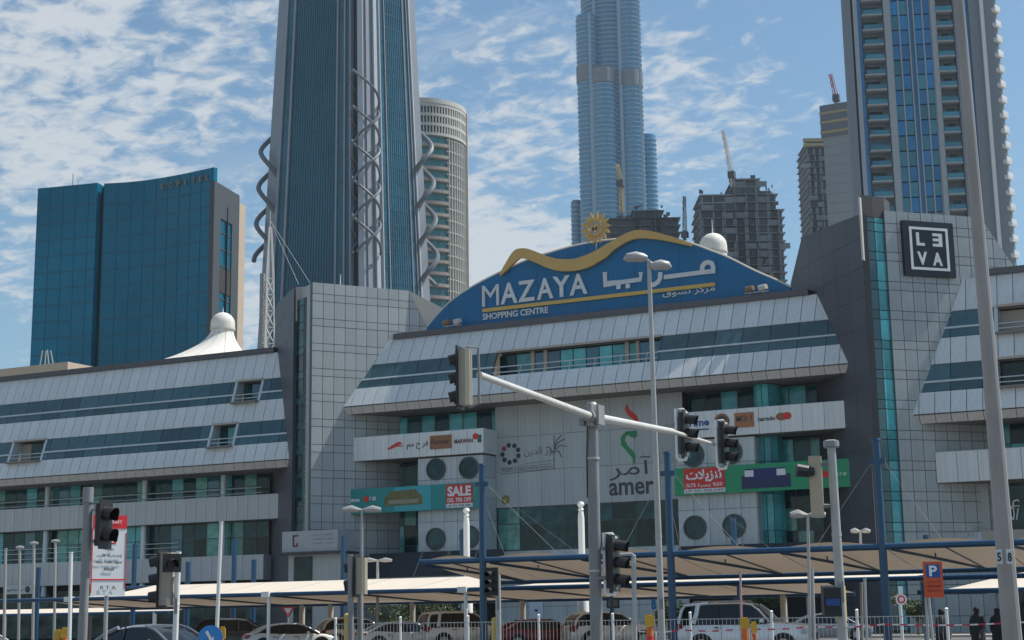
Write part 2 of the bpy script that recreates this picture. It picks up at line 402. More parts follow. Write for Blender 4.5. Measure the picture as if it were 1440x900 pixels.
pn += fill(xs[7], xs[8], 1.2, lambda i: g_teal) + fill(xs[9], xs[10], 1.2, lambda i: g_blue)
balcony(mall, o1a, o1b, 19.95, 22.0, Yz(22.0), Yb-Yz(22.0), [(xs[2], xs[3]), (xs[4], xs[5]), (xs[6], xs[7]), (xs[8], xs[9])], pn)
r = MB()
for z in (20.25, 20.72): r.tube((o1a, Yz(z)-.02, z), (o1b, Yz(z)-.02, z), .045, n=6)
x = o1a+.3
while x < o1b: r.tube((x, Yz(20)-.02, 19.95), (x, Yz(20.7)-.02, 20.72), .03, n=5); x += 2.1
r.build('railing', rail_m, mall)

# side blocks
def side_open(xa, xb, ya, z): return (px_x(xa, 105.8, ya), px_x(xb, 105.8, ya), z)
Lop = [side_open(325, 362, 550, 19.9), side_open(304, 339, 612, 16.05), side_open(24, 70, 640, 16.05)]
lv = [(24.2, 21.8, 'white'), (21.8, 19.9, 'glass'), (19.9, 18.0, 'white'), (18.0, 16.05, 'glass'), (16.05, 14.52, 'white')]
LX0 = -112
band_face(mall, .338, lv, lambda Y: LX0, lambda Y: xat(ltW, Y)+.05, Lop)
lip(mall, 14.50, 104.22, lambda Y: LX0, lambda Y: xat(ltW, Y)+.05)
coping(mall, LX0, xat(ltW, 107.5)-.3)
Rop = [(px_x(1400, 106, 455), 6.0, 19.9), (px_x(1401, 105, 530), 6.0, 16.05)]
RX1 = 6
band_face(mall, .338, lv, lambda Y: xat(rtF, Y)-.1, lambda Y: RX1, [(a, 2.0, z) for a, b, z in Rop])
lip(mall, 14.50, 104.22, lambda Y: xat(rtF, Y)-.1, lambda Y: RX1)
coping(mall, xat(rtF, 107.5)+1.6, RX1)
YzS = lambda z: 107.5-(ZT-z)*.338
def small_balcony(a, b, zb, zt, mats_):
    yb = YzS(zt)+.9; n = len(mats_); ww = (b-a)/n
    balcony(mall, a, b, zb, zt, YzS(zt), .9, [], [(a+ww*i, a+ww*(i+1), m) for i, m in enumerate(mats_)])
    for x in (a, b):
        j = MB(); j.poly([(x-.12, YzS(zb)-.1, zb), (x-.12, YzS(zt)-.1, zt), (x-.12, YzS(zt)+1, zt), (x-.12, YzS(zb)+1, zb)], (.24, 0, 0)); j.build('jamb', rail_m, mall)
    r = MB()
    for z in (zb+.35, zb+.7): r.tube((a, YzS(z)+.05, z), (b, YzS(z)+.05, z), .045, n=6)
    r.build('railing', rail_m, mall)
small_balcony(Lop[0][0], Lop[0][1], 19.9, 21.8, [g_dark, g_blue, g_teal])
small_balcony(Lop[1][0], Lop[1][1], 16.05, 18.0, [g_dark, g_teal, g_teal])
small_balcony(Lop[2][0], Lop[2][1], 16.05, 18.0, [beige, g_dark, g_green])
for (a, b, zb), zt in zip(Rop, (21.8, 18.0)):
    small_balcony(a, 2.0, zb, zt, [beige if zt > 20 else g_dark, g_teal, g_blue, g_teal, beige, g_blue, g_teal])

# towers ------------------------------------------------------------------
def unit(line): return (line[1]-line[0]).normalized()
def tower(F_, W_, facepx, wingpx, edgeF, edgeW, zslot, slot_mats, tri=None, zlow=0.0, ph=0.0, tw=.95):
    uF, uW = unit(F_), unit(W_)
    # face panels
    O = onL(*edgeF, F_[0], F_[1]); O2 = Vector((O.x, O.y, 0))
    U = Vector((uF.x, uF.y, 0)); nF = U.cross(Vector((0, 0, 1)))
    if nF.y > 0: nF = -nF
    pts = []
    for p in facepx:
        q = onL(*p, F_[0], F_[1]); pts.append(((q-O2).dot(U), q.z))
    top0 = pts[0]
    poly = [(0, zlow), (0, top0[1])] + pts[1:] + [(pts[-1][0], zlow)]
    poly[1] = (0, pts[1][1])
    b = MB(); b.poly([O2+U*u+Vector((0, 0, v)) for u, v in poly], -nF*.5); b.build('tower_core', joint_t, mall)
    vs = [zlow]; z = ph
    while z < 34:
        vs += [z, z+.62]; z += 2.05
    vs = sorted(v for v in set(vs) if v >= zlow)
    surf_panels(mall, 'wall_tile', tile_m, O2, U, (0, 0, 1), nF, poly, rng(0, pts[-1][0]+1, tw), vs, .05, .04)
    # wing
    O3 = onL(*edgeW, W_[0], W_[1]); O3 = Vector((O3.x, O3.y, 0)); UW = Vector((uW.x, uW.y, 0)); nW = UW.cross(Vector((0, 0, 1)))
    if nW.y > 0: nW = -nW
    wp = []
    for p in wingpx:
        q = onL(*p, W_[0], W_[1]); wp.append(((q-O3).dot(UW), q.z))
    wp[0] = (0, wp[0][1]); polyw = [(0, zlow)] + wp + [(wp[-1][0]+1.0, zlow)]
    b = MB(); b.poly([O3+UW*u+Vector((0, 0, v)) for u, v in polyw], -nW*.45); b.build('tower_wing_core', joint, mall)
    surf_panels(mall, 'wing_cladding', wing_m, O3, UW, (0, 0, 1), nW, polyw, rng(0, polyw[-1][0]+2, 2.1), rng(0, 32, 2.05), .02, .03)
    # glazed slot
    G = (O2+O3)/2 + (nF+nW).normalized()*.1; zt = zslot
    for (p, q, m, nm) in ((O3, G, slot_mats[0], 'slot_pane'), (G, O2, slot_mats[1], 'slot_pane')):
        uu = (q-p).normalized(); ln = (q-p).length; nn = uu.cross(Vector((0, 0, 1)));
        if nn.y > 0: nn = -nn
        p2 = p-(nF+nW).normalized()*.35
        surf_panels(mall, nm, m, p2, uu, (0, 0, 1), nn, [(0.0, 0.3), (ln, 0.3), (ln, zt), (0, zt)], [0, ln], sorted([.3]+[z_ for z_ in vs if .3 < z_ < zt]+[zt]), .05, .05)
    bk = MB(); d = (nF+nW).normalized(); bk.poly([O3-d*.5, G-d*.5, O2-d*.5, O2-d*1.4, O3-d*1.4], (0, 0, zt)); bk.build('slot_core', joint, mall)
    # body behind, so the tower is solid
    top = poly[1][1]
    bb = MB(); c = O2-nF*.5; e = O2+U*poly[2][0]-nF*.5; bb.prism([(c.x, c.y), (e.x, e.y), ((e-nF*7).x, (e-nF*7).y), ((c-nF*7).x+.0, (c-nF*7).y)], 0, top-.05)
    bb.build('tower_body', tile_m, mall)
    return O2, U, nF, O3, UW, nW, G, top, pts, wp
# left tower
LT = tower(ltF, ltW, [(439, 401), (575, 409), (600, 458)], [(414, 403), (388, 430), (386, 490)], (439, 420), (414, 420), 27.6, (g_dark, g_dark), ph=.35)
O2, U, nF, O3, UW, nW, G, top, pts, wp = LT
A = O2+U*pts[1][0]+Vector((0, 0, pts[1][1])); Cc = O2+U*pts[2][0]+Vector((0, 0, pts[2][1])); B = onY(624, 434, A.y+1.6)
t = MB(); t.add([A+nF*.04, Cc+nF*.04, B, B+Vector((0, 2, -5)), Cc+Vector((-1, 3, -4)), A+Vector((-1.5, 3, 0))], [(0, 1, 2), (0, 2, 3, 5), (1, 4, 3, 2), (0, 5, 4, 1), (3, 4, 5)])
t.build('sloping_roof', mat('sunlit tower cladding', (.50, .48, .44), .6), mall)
t = MB(); q = onL(414, 404, *ltW); q2 = q+Vector((1.15, .35, 0)); t.poly([q, q2, q2+Vector((-.4, 0, -2.7)), q+Vector((0, 0, -2.9))], (-.3, .5, 0)); t.build('slot_head', mat('slot head panel', (.33, .32, .31), .6), mall)
# right tower
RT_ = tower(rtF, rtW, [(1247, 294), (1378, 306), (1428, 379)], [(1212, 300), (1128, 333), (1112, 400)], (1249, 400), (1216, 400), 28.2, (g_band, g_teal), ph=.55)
O2, U, nF, O3, UW, nW, G, top, pts, wp = RT_
t = MB(); d = (nF+nW).normalized(); t.poly([O3-d*.25, G-d*.25, O2-d*.25, O2-d*1.6, O3-d*1.6], (0, 0, 1.5)); 
for v in t.v: v.z += 28.2
t.build('slot_head', mat('slot head dark', (.06, .06, .065), .7), mall)
t = MB(); t.obox(O3+UW*-.12+Vector((0, 0, 27.2))+nW*.05, (.06, 0, 0), (0, .2, 0), (0, 0, 2.2)); t.build('wing_edge_trim', panel_lip, mall)

# centre recess of the main block -----------------------------------------
YR = 108.2
xl0 = xat(ltF, YR)-.5; xr0 = xat(rtW, YR)+.5
cw = MB(); cw.box((xl0-1, YR+.1, 0), (xr0+1, YR+.5, 18.3)); cw.build('recess_wall', dark_in, mall)
X = lambda x, Y, y=600: onY(x, y, Y).x
YC = 107.2
# centre blank wall: big panels
xc0, xc1 = X(697, YC), X(961, YC)
b = MB(); b.box((xc0, YC+.06, 0), (xc1, YR+.1, 18.2)); b.build('centre_wall_core', joint, mall)
wd = (xc1-xc0)/8
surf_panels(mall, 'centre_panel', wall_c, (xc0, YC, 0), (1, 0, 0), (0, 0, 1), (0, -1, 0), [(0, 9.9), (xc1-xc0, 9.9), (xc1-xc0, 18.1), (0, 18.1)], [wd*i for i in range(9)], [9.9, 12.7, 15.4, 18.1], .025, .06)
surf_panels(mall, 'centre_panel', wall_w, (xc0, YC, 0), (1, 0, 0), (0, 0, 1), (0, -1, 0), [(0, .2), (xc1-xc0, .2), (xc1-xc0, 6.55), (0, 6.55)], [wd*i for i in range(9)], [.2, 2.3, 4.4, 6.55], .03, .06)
x1 = X(918, YC)
def glazing(par, x0, x1, z0, z1, Y, wpane, mm, frame=rail_m, zs=None, nm='window_pane', fr='window_frame'):
    n = max(1, round((x1-x0)/wpane)); us = [(x1-x0)*i/n for i in range(n+1)]
    zs = zs or [z0, z1]
    surf_panels(par, nm, MLIST, (x0, Y, 0), (1, 0, 0), (0, 0, 1), (0, -1, 0), [(0, z0), (x1-x0, z0), (x1-x0, z1), (0, z1)], us, zs, .07, .05, pick=lambda i, j: mm(i, j))
    f = MB()
    for u in us: f.box((x0+u-.04, Y-.07, z0), (x0+u+.04, Y+.05, z1))
    for z in zs: f.box((x0+.045, Y-.065, z-.035), (x1-.045, Y+.045, z+.035))
    f.build(fr, frame, par)
MLIST = [g_dark, g_teal, g_green, g_blue, g_band]
frame_d = mat('dark window frame', (.07, .08, .085), .5, .3)
glazing(mall, xc0+.1, xc1-.1, 6.6, 9.85, YC+.02, 1.9, lambda i, j: 2 if i == 0 else 0, frame_d, [6.6, 8.6, 9.85])
# left part: windows, round-window wall, sign fascia
YW = 105.25
def side_part(xa, xb, win0, win1, rnd, topwin, bays):
    # xa..xb : round window wall in plane YW
    b = MB(); b.box((xa, YW+.07, 4.5), (xb, YR+.08, 14.3)); b.build('bay_core', joint, mall)
    n = round((xb-xa)/1.3); us = [(xb-xa)*i/n for i in range(n+1)]
    surf_panels(mall, 'bay_panel', wall_w, (xa, YW, 0), (1, 0, 0), (0, 0, 1), (0, -1, 0), [(0, 4.6), (xb-xa, 4.6), (xb-xa, 13.95), (0, 13.95)], us, [4.6, 6.3, 8.9, 10.6, 12.2, 13.95], .03, .06)
    surf_panels(mall, 'return_panel', wall_w, (xb, YW, 0), (0, 1, 0), (0, 0, 1), (1, 0, 0), [(0, 4.6), (YC-YW, 4.6), (YC-YW, 13.95), (0, 13.95)], [0, YC-YW], [4.6, 6.3, 8.9, 10.6, 12.2, 13.95], .03, .05)
    for rx, rz, rr in rnd:
        f = MB(); f.lathe((0, 0, 0), [(rr-.03, 0), (rr-.03, .1), (rr+.09, .1), (rr+.09, 0)], 28)
        for v in f.v: v.x, v.y, v.z = v.x+rx, YW-.065-v.z, v.y+rz
        fo = f.build('porthole', frame_d, mall)
        p = MB(); p.lathe((0, 0, 0), [(rr-.035, 0), (rr-.035, .03)], 28)
        for v in p.v: v.x, v.y, v.z = v.x+rx, YW-.07-v.z, v.y+rz
        p.build('porthole_pane', g_dark, fo)
XA, XB = X(588, YW), X(680, YW)
r1 = [onY(614, 660, YW), onY(660, 658, YW), onY(613.5, 758, YW), onY(661, 755, YW)]
side_part(XA, XB, 0, 0, [(p.x, p.z, .78) for p in r1], 0, 0)
glazing(mall, X(536, YR), XA+1.5, 4.6, 13.9, YR, 1.15, lambda i, j: [0, 2, 0, 1, 0][(i+j*2) % 5], frame_d, [4.6, 7.3, 8.9, 10.6, 12.2, 13.9])
glazing(mall, X(536, YR), XB+.5, 15.6, 17.75, YR, 1.3, lambda i, j: [1, 1, 0, 1, 0, 1, 1, 0, 1, 1][i % 10], frame_d, [15.6, 17.75])
XC, XD = X(950, YW), X(1060, YW)
r2 = [onY(975, 640, YW), onY(1028, 636, YW), onY(978, 742, YW), onY(1033, 740, YW)]
side_part(XC, XD, 0, 0, [(p.x, p.z, .78) for p in r2], 0, 0)
glazing(mall, XC, xr0, 15.6, 17.75, YR, 1.25, lambda i, j: [0, 0, 1, 0, 1, 1, 1, 0, 0, 1, 0][i % 11], frame_d, [15.6, 17.75])
glazing(mall, XD+.8, xr0, 4.6, 13.9, YR, 1.15, lambda i, j: [0, 2, 0, 0, 1][(i+j) % 5], frame_d, [4.6, 7.3, 8.9, 10.6, 12.2, 13.9])
# curved teal glass bay beside the portholes
cb = X(1076, 106.6); 
for k in range(6):
    a0, a1 = math.pi*(1.02+.16*k), math.pi*(1.02+.16*(k+1)); rr = .92
    p0 = Vector((cb+rr*math.cos(a0), 107.6+rr*1.6*math.sin(a0), 0)); p1 = Vector((cb+rr*math.cos(a1), 107.6+rr*1.6*math.sin(a1), 0))
    u_ = (p1-p0).normalized(); n_ = u_.cross(Vector((0, 0, 1)))
    surf_panels(mall, 'bay_pane', [g_teal, g_green][0], p0, u_, (0, 0, 1), n_, [(0, 4.7), ((p1-p0).length, 4.7), ((p1-p0).length, 17.8), (0, 17.8)], [0, (p1-p0).length], [4.7, 7.3, 9.9, 12.2, 14.2, 17.8], .04, .04)
# fascia boxes carrying the shop signs
def fascia(x0, x1, z0, z1, Y, Yin, m=wall_w, pw=1.5, nm='fascia_panel'):
    b = MB(); b.box((x0+.02, Y+.05, z0+.02), (x1-.02, Yin, z1-.02)); b.build('fascia_core', joint, mall)
    n = max(1, round((x1-x0)/pw))
    surf_panels(mall, nm, m, (x0, Y, 0), (1, 0, 0), (0, 0, 1), (0, -1, 0), [(0, z0), (x1-x0, z0), (x1-x0, z1), (0, z1)], [(x1-x0)*i/n for i in range(n+1)], [z0, z1], .03, .05)
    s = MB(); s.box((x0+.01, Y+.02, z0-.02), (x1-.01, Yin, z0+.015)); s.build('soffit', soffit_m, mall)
    s = MB(); s.box((x0+.01, Y+.01, z1-.01), (x1-.01, Yin, z1+.03)); s.build('fascia_cap', rail_m, mall)
    s = MB(); s.box((x1-.015, Y+.01, z0), (x1+.02, Yin, z1)); s.build('fascia_end', m, mall)
YF = 104.95
LF0, LF1 = X(483, YF), X(680, YF); fascia(LF0, LF1, 14.05, 15.95, YF, 108, m=panel_w, pw=1.4)
RF0, RF1 = X(950, YF), X(1192, YF); fascia(RF0, RF1, 14.05, 15.95, YF, 107.9, m=panel_w, pw=1.5)

# left block lower storeys ------------------------------------------------
YL = 108.2; XR = xat(ltW, YL)+.6
b = MB(); b.box((LX0, YL+.12, 0), (XR, YL+.6, 14)); b.build('recess_wall', dark_in, mall)
pk = [0, 2, 2, 0, 1, 0, 3, 0, 2, 0, 0, 1, 0]
glazing(mall, LX0, XR-1, 12.0, 13.95, YL, 1.3, lambda i, j: pk[(i*5) % 13], frame_d, [12.0, 12.9, 13.95])
glazing(mall, LX0, XR-1, 7.0, 9.95, YL, 1.3, lambda i, j: pk[(i*7+3) % 13], frame_d, [7.0, 8.6, 9.95])
glazing(mall, LX0, XR-1, .3, 4.4, YL, 2.2, lambda i, j: 0, frame_d, [.3, 2.8, 4.4])
r = MB()
for z in (12.25, 12.7): r.tube((LX0, 107.3, z), (XR-1.2, 107.3, z), .04, n=5)
for z in (7.4, 7.9, 8.3): r.tube((LX0, 107.4, z), (XR-10, 107.4, z), .035, n=5)
r.build('railing', rail_m, mall)
fascia(LX0, xat(ltW, 106.9)+.2, 9.95, 12.0, 106.9, 108.3, m=panel_g, pw=1.08, nm='storey_panel')
fascia(LX0, XR-.8, 4.95, 7.0, 107.2, 108.3, m=panel_g, pw=1.08, nm='storey_panel')
for px in (197, 308, 60): 
    xx = X(px, 106.95, 700); c = MB(); c.tube((xx, 107.6, 4), (xx, 107.6, 14), .26, n=14); c.build('column', rail_m, mall, True)

# right block lower storeys
XL2 = X(1338, 108)-.0
b = MB(); b.box((xat(rtF, 108)-2, YL+.12, 0), (RX1, YL+.6, 14)); b.build('recess_wall', tile_m, mall)
glazing(mall, XL2, RX1, 12.0, 13.95, YL, 1.25, lambda i, j: [1, 1, 1, 0][i % 4] if j else 1, frame_d, [12.0, 12.6, 13.95])
fascia(X(1316, 105.2, 650), RX1, 9.95, 12.0, 105.2, 108.3, m=panel_w, pw=1.35, nm='storey_panel')
glazing(mall, X(1388, 108), RX1, .3, 9.9, YL, 2.2, lambda i, j: 0, frame_d, [.3, 2.8, 4.9, 7.3, 9.9])
# big grey ground level walls at the towers
gw = MB(); gw.box((X(1280, 107.8), 107.5, 0), (X(1384, 107.8), 108.25, 10)); gw.build('recess_wall', tile_m, mall)

# ------------------------------------------------------------------ signs on the shopping centre
YS = 107.9
def S(x, y, Y=None): return onY(x, y, YS if Y is None else Y)
def z5(x, y): return (840+x/4.5, 280+y/4.5)      # two measured close-ups of the photograph
def z4(x, y): return (580+x/4.5, 280+y/4.5)
def smooth(pts, n=6):
    out = []
    for i in range(len(pts)-1):
        p0, p1, p2, p3 = [Vector(pts[max(0, min(len(pts)-1, k))]) for k in (i-1, i, i+1, i+2)]
        for j in range(n):
            t = j/n; out.append(.5*((2*p1)+(p2-p0)*t+(2*p0-5*p1+4*p2-p3)*t*t+(3*p1-p0-3*p2+p3)*t**3))
    out.append(Vector(pts[-1])); return out
arch_px = [(600, 461), (624.4, 433), (645, 416), (669, 401), (700, 385), (744.4, 365), (773, 356.0), (811, 345.6), (850, 339), (880, 336.5), (915, 336), (945, 338.5), (971, 343), (1000, 353.5), (1024, 363), (1062, 382), (1090, 394), (1112, 405)]
arch = smooth([S(*p) for p in arch_px], 3)
sb = empty('rooftop_sign', (arch[0].x, YS, 24.7), 0, 'blue arched rooftop sign with pale lettering and a gold wave', 'sign')
zb = 24.68
b = MB()
bot = [Vector((p.x, YS, zb)) for p in arch]
vs = arch+bot; n = len(arch); vv = vs+[v+Vector((0, .35, 0)) for v in vs]
fs = [(i, i+1, n+i+1, n+i) for i in range(n-1)]+[(2*n+i, 3*n+i, 3*n+i+1, 2*n+i+1) for i in range(n-1)]+[(i, 2*n+i, 2*n+i+1, i+1) for i in range(n-1)]+[(n+i, n+i+1, 3*n+i+1, 3*n+i) for i in range(n-1)]
b.add(vv, fs); b.build('board', sign_blue, sb)
for i in range(4, n-4, 6): q_ = MB(); q_.box((arch[i].x-.02, YS-.012, zb+.05), (arch[i].x+.02, YS+.01, arch[i].z-.12)); q_.build('sheet_joint', mat('sign joint blue', (.004, .09, .21), .6), sb)
e = MB(); e.path([p+Vector((0, .12, .05)) for p in arch], .13, 6); e.build('edge_tube', mat('pale edge', (.55, .52, .46), .5), sb)
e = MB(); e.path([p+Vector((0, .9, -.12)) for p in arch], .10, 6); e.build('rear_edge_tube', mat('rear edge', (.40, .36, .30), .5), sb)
st = MB()
for i in range(2, n-2, 5):
    st.tube((arch[i].x, YS+.4, arch[i].z-.4), (arch[i].x, YS+2.8, zb), .07, n=6); st.tube((arch[i].x, YS+.4, zb), (arch[i].x, YS+.4, arch[i].z-.2), .06, n=6)
st.build('rear_strut', steel, sb)
# gold wave
up_ = [(702, 386), (709, 373), (722, 353), (735.5, 349), (749, 352), (769, 360), (786.7, 364), (804.4, 364), (820, 360), (838, 352), (853, 343), (862, 338), (880, 328), (895.5, 323.4), (913, 324.5), (940, 331), (972, 342)]
lo_ = [(703, 388), (713, 379), (724.4, 367.7), (733, 362.5), (749, 367.7), (769, 376.5), (788, 381), (809, 380.5), (826.7, 376), (838, 370), (853, 361), (862, 352), (880, 340.5), (898, 335), (925, 336.7), (945, 340.5), (971, 346)]
u = smooth([S(*p, 107.55) for p in up_], 5); l = smooth([S(*p, 107.55) for p in lo_], 5); n = len(u)
b = MB(); vv = u+l; vv = vv+[v+Vector((0, .3, 0)) for v in vv]
b.add(vv, [(i, n+i, n+i+1, i+1) for i in range(n-1)]+[(2*n+i, 2*n+i+1, 3*n+i+1, 3*n+i) for i in range(n-1)]+[(i, i+1, 2*n+i+1, 2*n+i) for i in range(n-1)]+[(n+i, 3*n+i, 3*n+i+1, n+i+1) for i in range(n-1)]+[(0, 2*n, 3*n, n), (n-1, 2*n-1, 4*n-1, 3*n-1)])
b.build('gold_wave', gold_m, sb)
# letters
tops = [402, 399, 396, 392, 389, 385.5]; pos = [(678.5, 702), (704.5, 728), (729, 752.5), (755.5, 778.5), (778, 802), (801.5, 826.5)]
for ch, (x0, x1) in zip('MAZAYA', pos):
    yb = 432 - (x0-678)*.128; yb1 = 432-(x1-678)*.128
    p0, p1 = S(x0, yb, 107.82), S(x1, yb1, 107.82); zm = (p0.z+p1.z)/2; p0.z = p1.z = zm
    h = S(x0, yb-29.5, 107.82).z-S(x0, yb, 107.82).z
    m = MB(); lettering(m, ch, p0, p1, h, .14, .0 if ch == 'M' else .02); m.build('letter', letter_m, sb)
x = 679.0; word = 'SHOPPING CENTRE'; wds = [1, 1.05, 1.1, 1, 1, .45, 1.05, 1.1, .6, 1.05, .95, 1.05, .9, 1, .9]; tot = sum(wds)
m = MB(); p0, p1 = S(679, 450.3, 107.85), S(771, 440, 107.85); p1.z = p0.z; lettering(m, word, p0, p1, S(679, 441.5).z-S(679, 450.3).z, .08, .02); m.build('small_lettering', letter_m, sb)
p0, p1 = S(679, 436.5, 107.85), S(1006, 399.6, 107.85); zm = (p0.z+p1.z)/2; m = MB(); m.box((p0.x, 107.75, zm-.16), (p1.x, 107.9, zm+.12)); m.build('gold_line', mat('bright gold paint', (.60, .40, .10), .4), sb)
# arabic lettering built from strokes
def stroke(name, pts, wz, Y=107.8, mm=None, closed=False, par=None):
    P = [S(*p, Y) for p in pts]; m = MB(); hw = wz/2; k = len(P)
    L_, R_ = [], []
    for i, p in enumerate(P):
        a = P[(i-1) % k] if (closed or i) else p; b_ = P[(i+1) % k] if (closed or i < k-1) else p
        d = (b_-a); d = Vector((d.x, 0, d.z)).normalized(); nn = Vector((-d.z, 0, d.x))
        d1 = Vector(((p-a).x, 0, (p-a).z)); 
        f = 1.0
        if d1.length > 1e-6:
            f = 1/max(.6, abs(nn.dot(Vector((-d1.z, 0, d1.x)).normalized())))
        L_.append(p+nn*hw*f); R_.append(p-nn*hw*f)
    vv = L_+R_; vv = vv+[v+Vector((0, .12, 0)) for v in vv]; fs = []
    for i in range(k if closed else k-1):
        j = (i+1) % k; fs += [(i, j, k+j, k+i), (2*k+i, 3*k+i, 3*k+j, 2*k+j), (i, 2*k+i, 2*k+j, j), (k+i, k+j, 3*k+j, 3*k+i)]
    if not closed: fs += [(0, k, 3*k, 2*k), (k-1, 3*k-1, 4*k-1, 2*k-1)]
    m.add(vv, fs); m.build(name, mm or letter_m, par or sb)
wz = .34
stroke('letter', [z5(*p) for p in [(732, 468), (732, 425), (722, 405), (700, 398), (678, 405), (664, 425), (662, 458)]], wz)
stroke('letter', [z5(*p) for p in [(745, 455), (660, 463), (560, 476), (420, 494)]], wz, 107.77)
stroke('letter', [z5(*p) for p in [(398, 462), (396, 500), (385, 522), (360, 540), (318, 546)]], wz)
stroke('letter', [z5(*p) for p in [(46, 462), (50, 538), (160, 524), (272, 508), (274, 462)]], wz)
for q in ((135, 556), (194, 551), (0, 0)):
    if q == (0, 0): continue
    c = S(*z5(*q), 107.8); m = MB(); m.obox(c, (.17, 0, 0), (0, .06, 0), (0, 0, .17)); m.build('letter_dot', letter_m, sb)
p0, p1 = S(932, 419.5, 107.85), S(1006, 411, 107.85); p1.z = p0.z
m = MB(); lettering(m, '\ufed5\ufeee\ufeb4\ufe97 \ufeb0\ufedb\ufeae\ufee3', p0, p1, .62, .06, .01); m.build('small_lettering', letter_m, sb)
# sun emblem on the arch
c = S(837, 320.5, 107.6)
sun_e = empty('sun_emblem', (c.x, c.y, c.z-1.3), 0, 'gold sun emblem with wavy rays above the blue arch', 'emblem')
m = MB(); rr = .62
ring = [(c+Vector((math.cos(t)*rr, 0, math.sin(t)*rr))) for t in [2*math.pi*i/24 for i in range(25)]]
m.path(ring, .12, 6); m.path([c+(p-c)*.55 for p in ring], .08, 6); m.build('ring', gold_m, sun_e)
mono = MB(); lettering(mono, 'M', c+Vector((-.33, -.05, -.3)), c+Vector((.33, -.05, -.3)), .6, .1, .02); mono.build('monogram', gold_m, sun_e)
for k in range(14):
    a = 2*math.pi*k/14+.1; d = Vector((math.cos(a), 0, math.sin(a))); q = Vector((-d.z, 0, d.x)); m = MB()
    prof = [(.66, .17, 0), (.9, .16, .05), (1.1, .11, .0), (1.32, .01, -.06)]
    A_ = [c+d*r+q*(s+o) for r, s, o in prof]; B_ = [c+d*r+q*(-s+o) for r, s, o in prof]
    m.poly(A_+B_[::-1], (0, .12, 0)); m.build('ray', gold_m, sun_e)
m = MB(); m.tube(c+Vector((0, .15, -.6)), c+Vector((0, .15, -1.7)), .06, n=6); m.build('post', steel, sun_e)
# floodlights on the parapet
for (x, y), lb in (((636, 459), 'small floodlight pair on the parapet left of the blue sign lettering'), ((1064, 411), 'small floodlight pair on the parapet right of the blue sign lettering')):
    c = S(x, y, 107.1); fl = empty('floodlight', (c.x, c.y, 24.67), 0, lb, 'floodlight', 'floodlights on the parapet')
    m = MB(); m.tube((c.x-.9, c.y, 24.78), (c.x+.9, c.y, 24.78), .04, n=5); m.tube((c.x-.5, c.y, 24.66), (c.x-.5, c.y, 25), .03, n=5); m.tube((c.x+.5, c.y, 24.66), (c.x+.5, c.y, 25), .03, n=5); m.build('bracket', steel, fl)
    for sx, mm in ((-.5, mat('flood lamp body', (.22, .14, .08), .5)), (.5, mat('flood lamp pale', (.5, .48, .44), .4))):
        m = MB(); m.tube((c.x+sx-.28, c.y+.1, 25.05), (c.x+sx+.28, c.y-.1, 25.12), .26, .2, 10); m.build('lamp_head', mm, fl)

# sign helpers -------------------------------------------------------------
def board(name, label, cat, px, Y, th, m, group=None, frame=None):
    """rectangular board: px = (xl, ytl, xr, ytr, ybl)"""
    a = onY(px[0], px[1], Y); b_ = onY(px[2], px[3], Y); c_ = onY(px[0], px[4], Y); zt = (a.z+b_.z)/2; zb_ = c_.z
    t = empty(name, ((a.x+b_.x)/2, Y, zb_), 0, label, cat, group)
    q = MB(); q.box((a.x, Y, zb_), (b_.x, Y+th, zt)); q.build('panel', m, t)
    return t, a.x, b_.x, zb_, zt
def flat(par, name, m, x0, x1, z0, z1, Y, th=.02):
    q = MB(); q.box((x0, Y-th, z0), (x1, Y+.004, z1)); return q.build(name, m, par)
def word(par, txt, x0, x1, z0, h, Y, m, bold=.0, name='lettering', th=.03):
    q = MB(); lettering(q, txt, (x0, Y, z0), (x1, Y, z0), h, th, bold); return q.build(name, m, par)
def disc(par, name, m, cx, cz, r, Y, th=.03, n=20, rx=None):
    q = MB(); q.poly([(cx+(rx or r)*math.cos(2*math.pi*i/n), Y-th, cz+r*math.sin(2*math.pi*i/n)) for i in range(n)], (0, th+.004, 0)); return q.build(name, m, par)
red_s = mat('sign red', (.56, .03, .02), .45); white_s = mat('sign white', (.62, .64, .66), .45); teal_s = mat('sign teal', (.015, .24, .24), .45, var=.08)
green_s = mat('sign green', (.012, .26, .12), .45, var=.08); navy_s = mat('sign navy', (.01, .02, .09), .45); dark_s = mat('sign charcoal', (.05, .05, .06), .5)
brown_s = mat('sign brown', (.26, .11, .05), .5); cyan_s = mat('sign cyan', (.04, .33, .38), .45); olive_s = mat('sofa olive', (.13, .12, .05), .7, var=.3, scale=3)
blue_s = mat('sign royal blue', (.02, .07, .26), .45); orange_s = mat('sign orange', (.62, .10, .015), .45); yellow_s = mat('sign yellow', (.55, .45, .06), .5)
# square sign on the right tower
O2, U, nF = RT_[0], RT_[1], RT_[2]
def FQ(x, y): return onL(x, y, *rtF)
a, b_, c_ = FQ(1265, 311), FQ(1336, 317.5), FQ(1269, 388)
zt, zb2 = a.z, c_.z
cen = (a+b_)/2; cen.z = zb2
lv_ = empty('square_tower_sign', tuple(cen), 0, 'black square sign with white frame and four white letters on grey tower', 'sign')
def tbox(par, name, m, u0, u1, z0, z1, o, th):
    q = MB(); base = Vector((a.x, a.y, 0)); P = lambda u, z, d: base+U*u+Vector((0, 0, z))+nF*d
    q.add([P(u0, z0, o), P(u1, z0, o), P(u1, z1, o), P(u0, z1, o), P(u0, z0, o+th), P(u1, z0, o+th), P(u1, z1, o+th), P(u0, z1, o+th)], [(3,2,1,0),(4,5,6,7),(0,1,5,4),(1,2,6,5),(2,3,7,6),(3,0,4,7)]); return q.build(name, m, par)
Wd = (Vector((b_.x, b_.y))-Vector((a.x, a.y))).length; Ht = zt-zb2
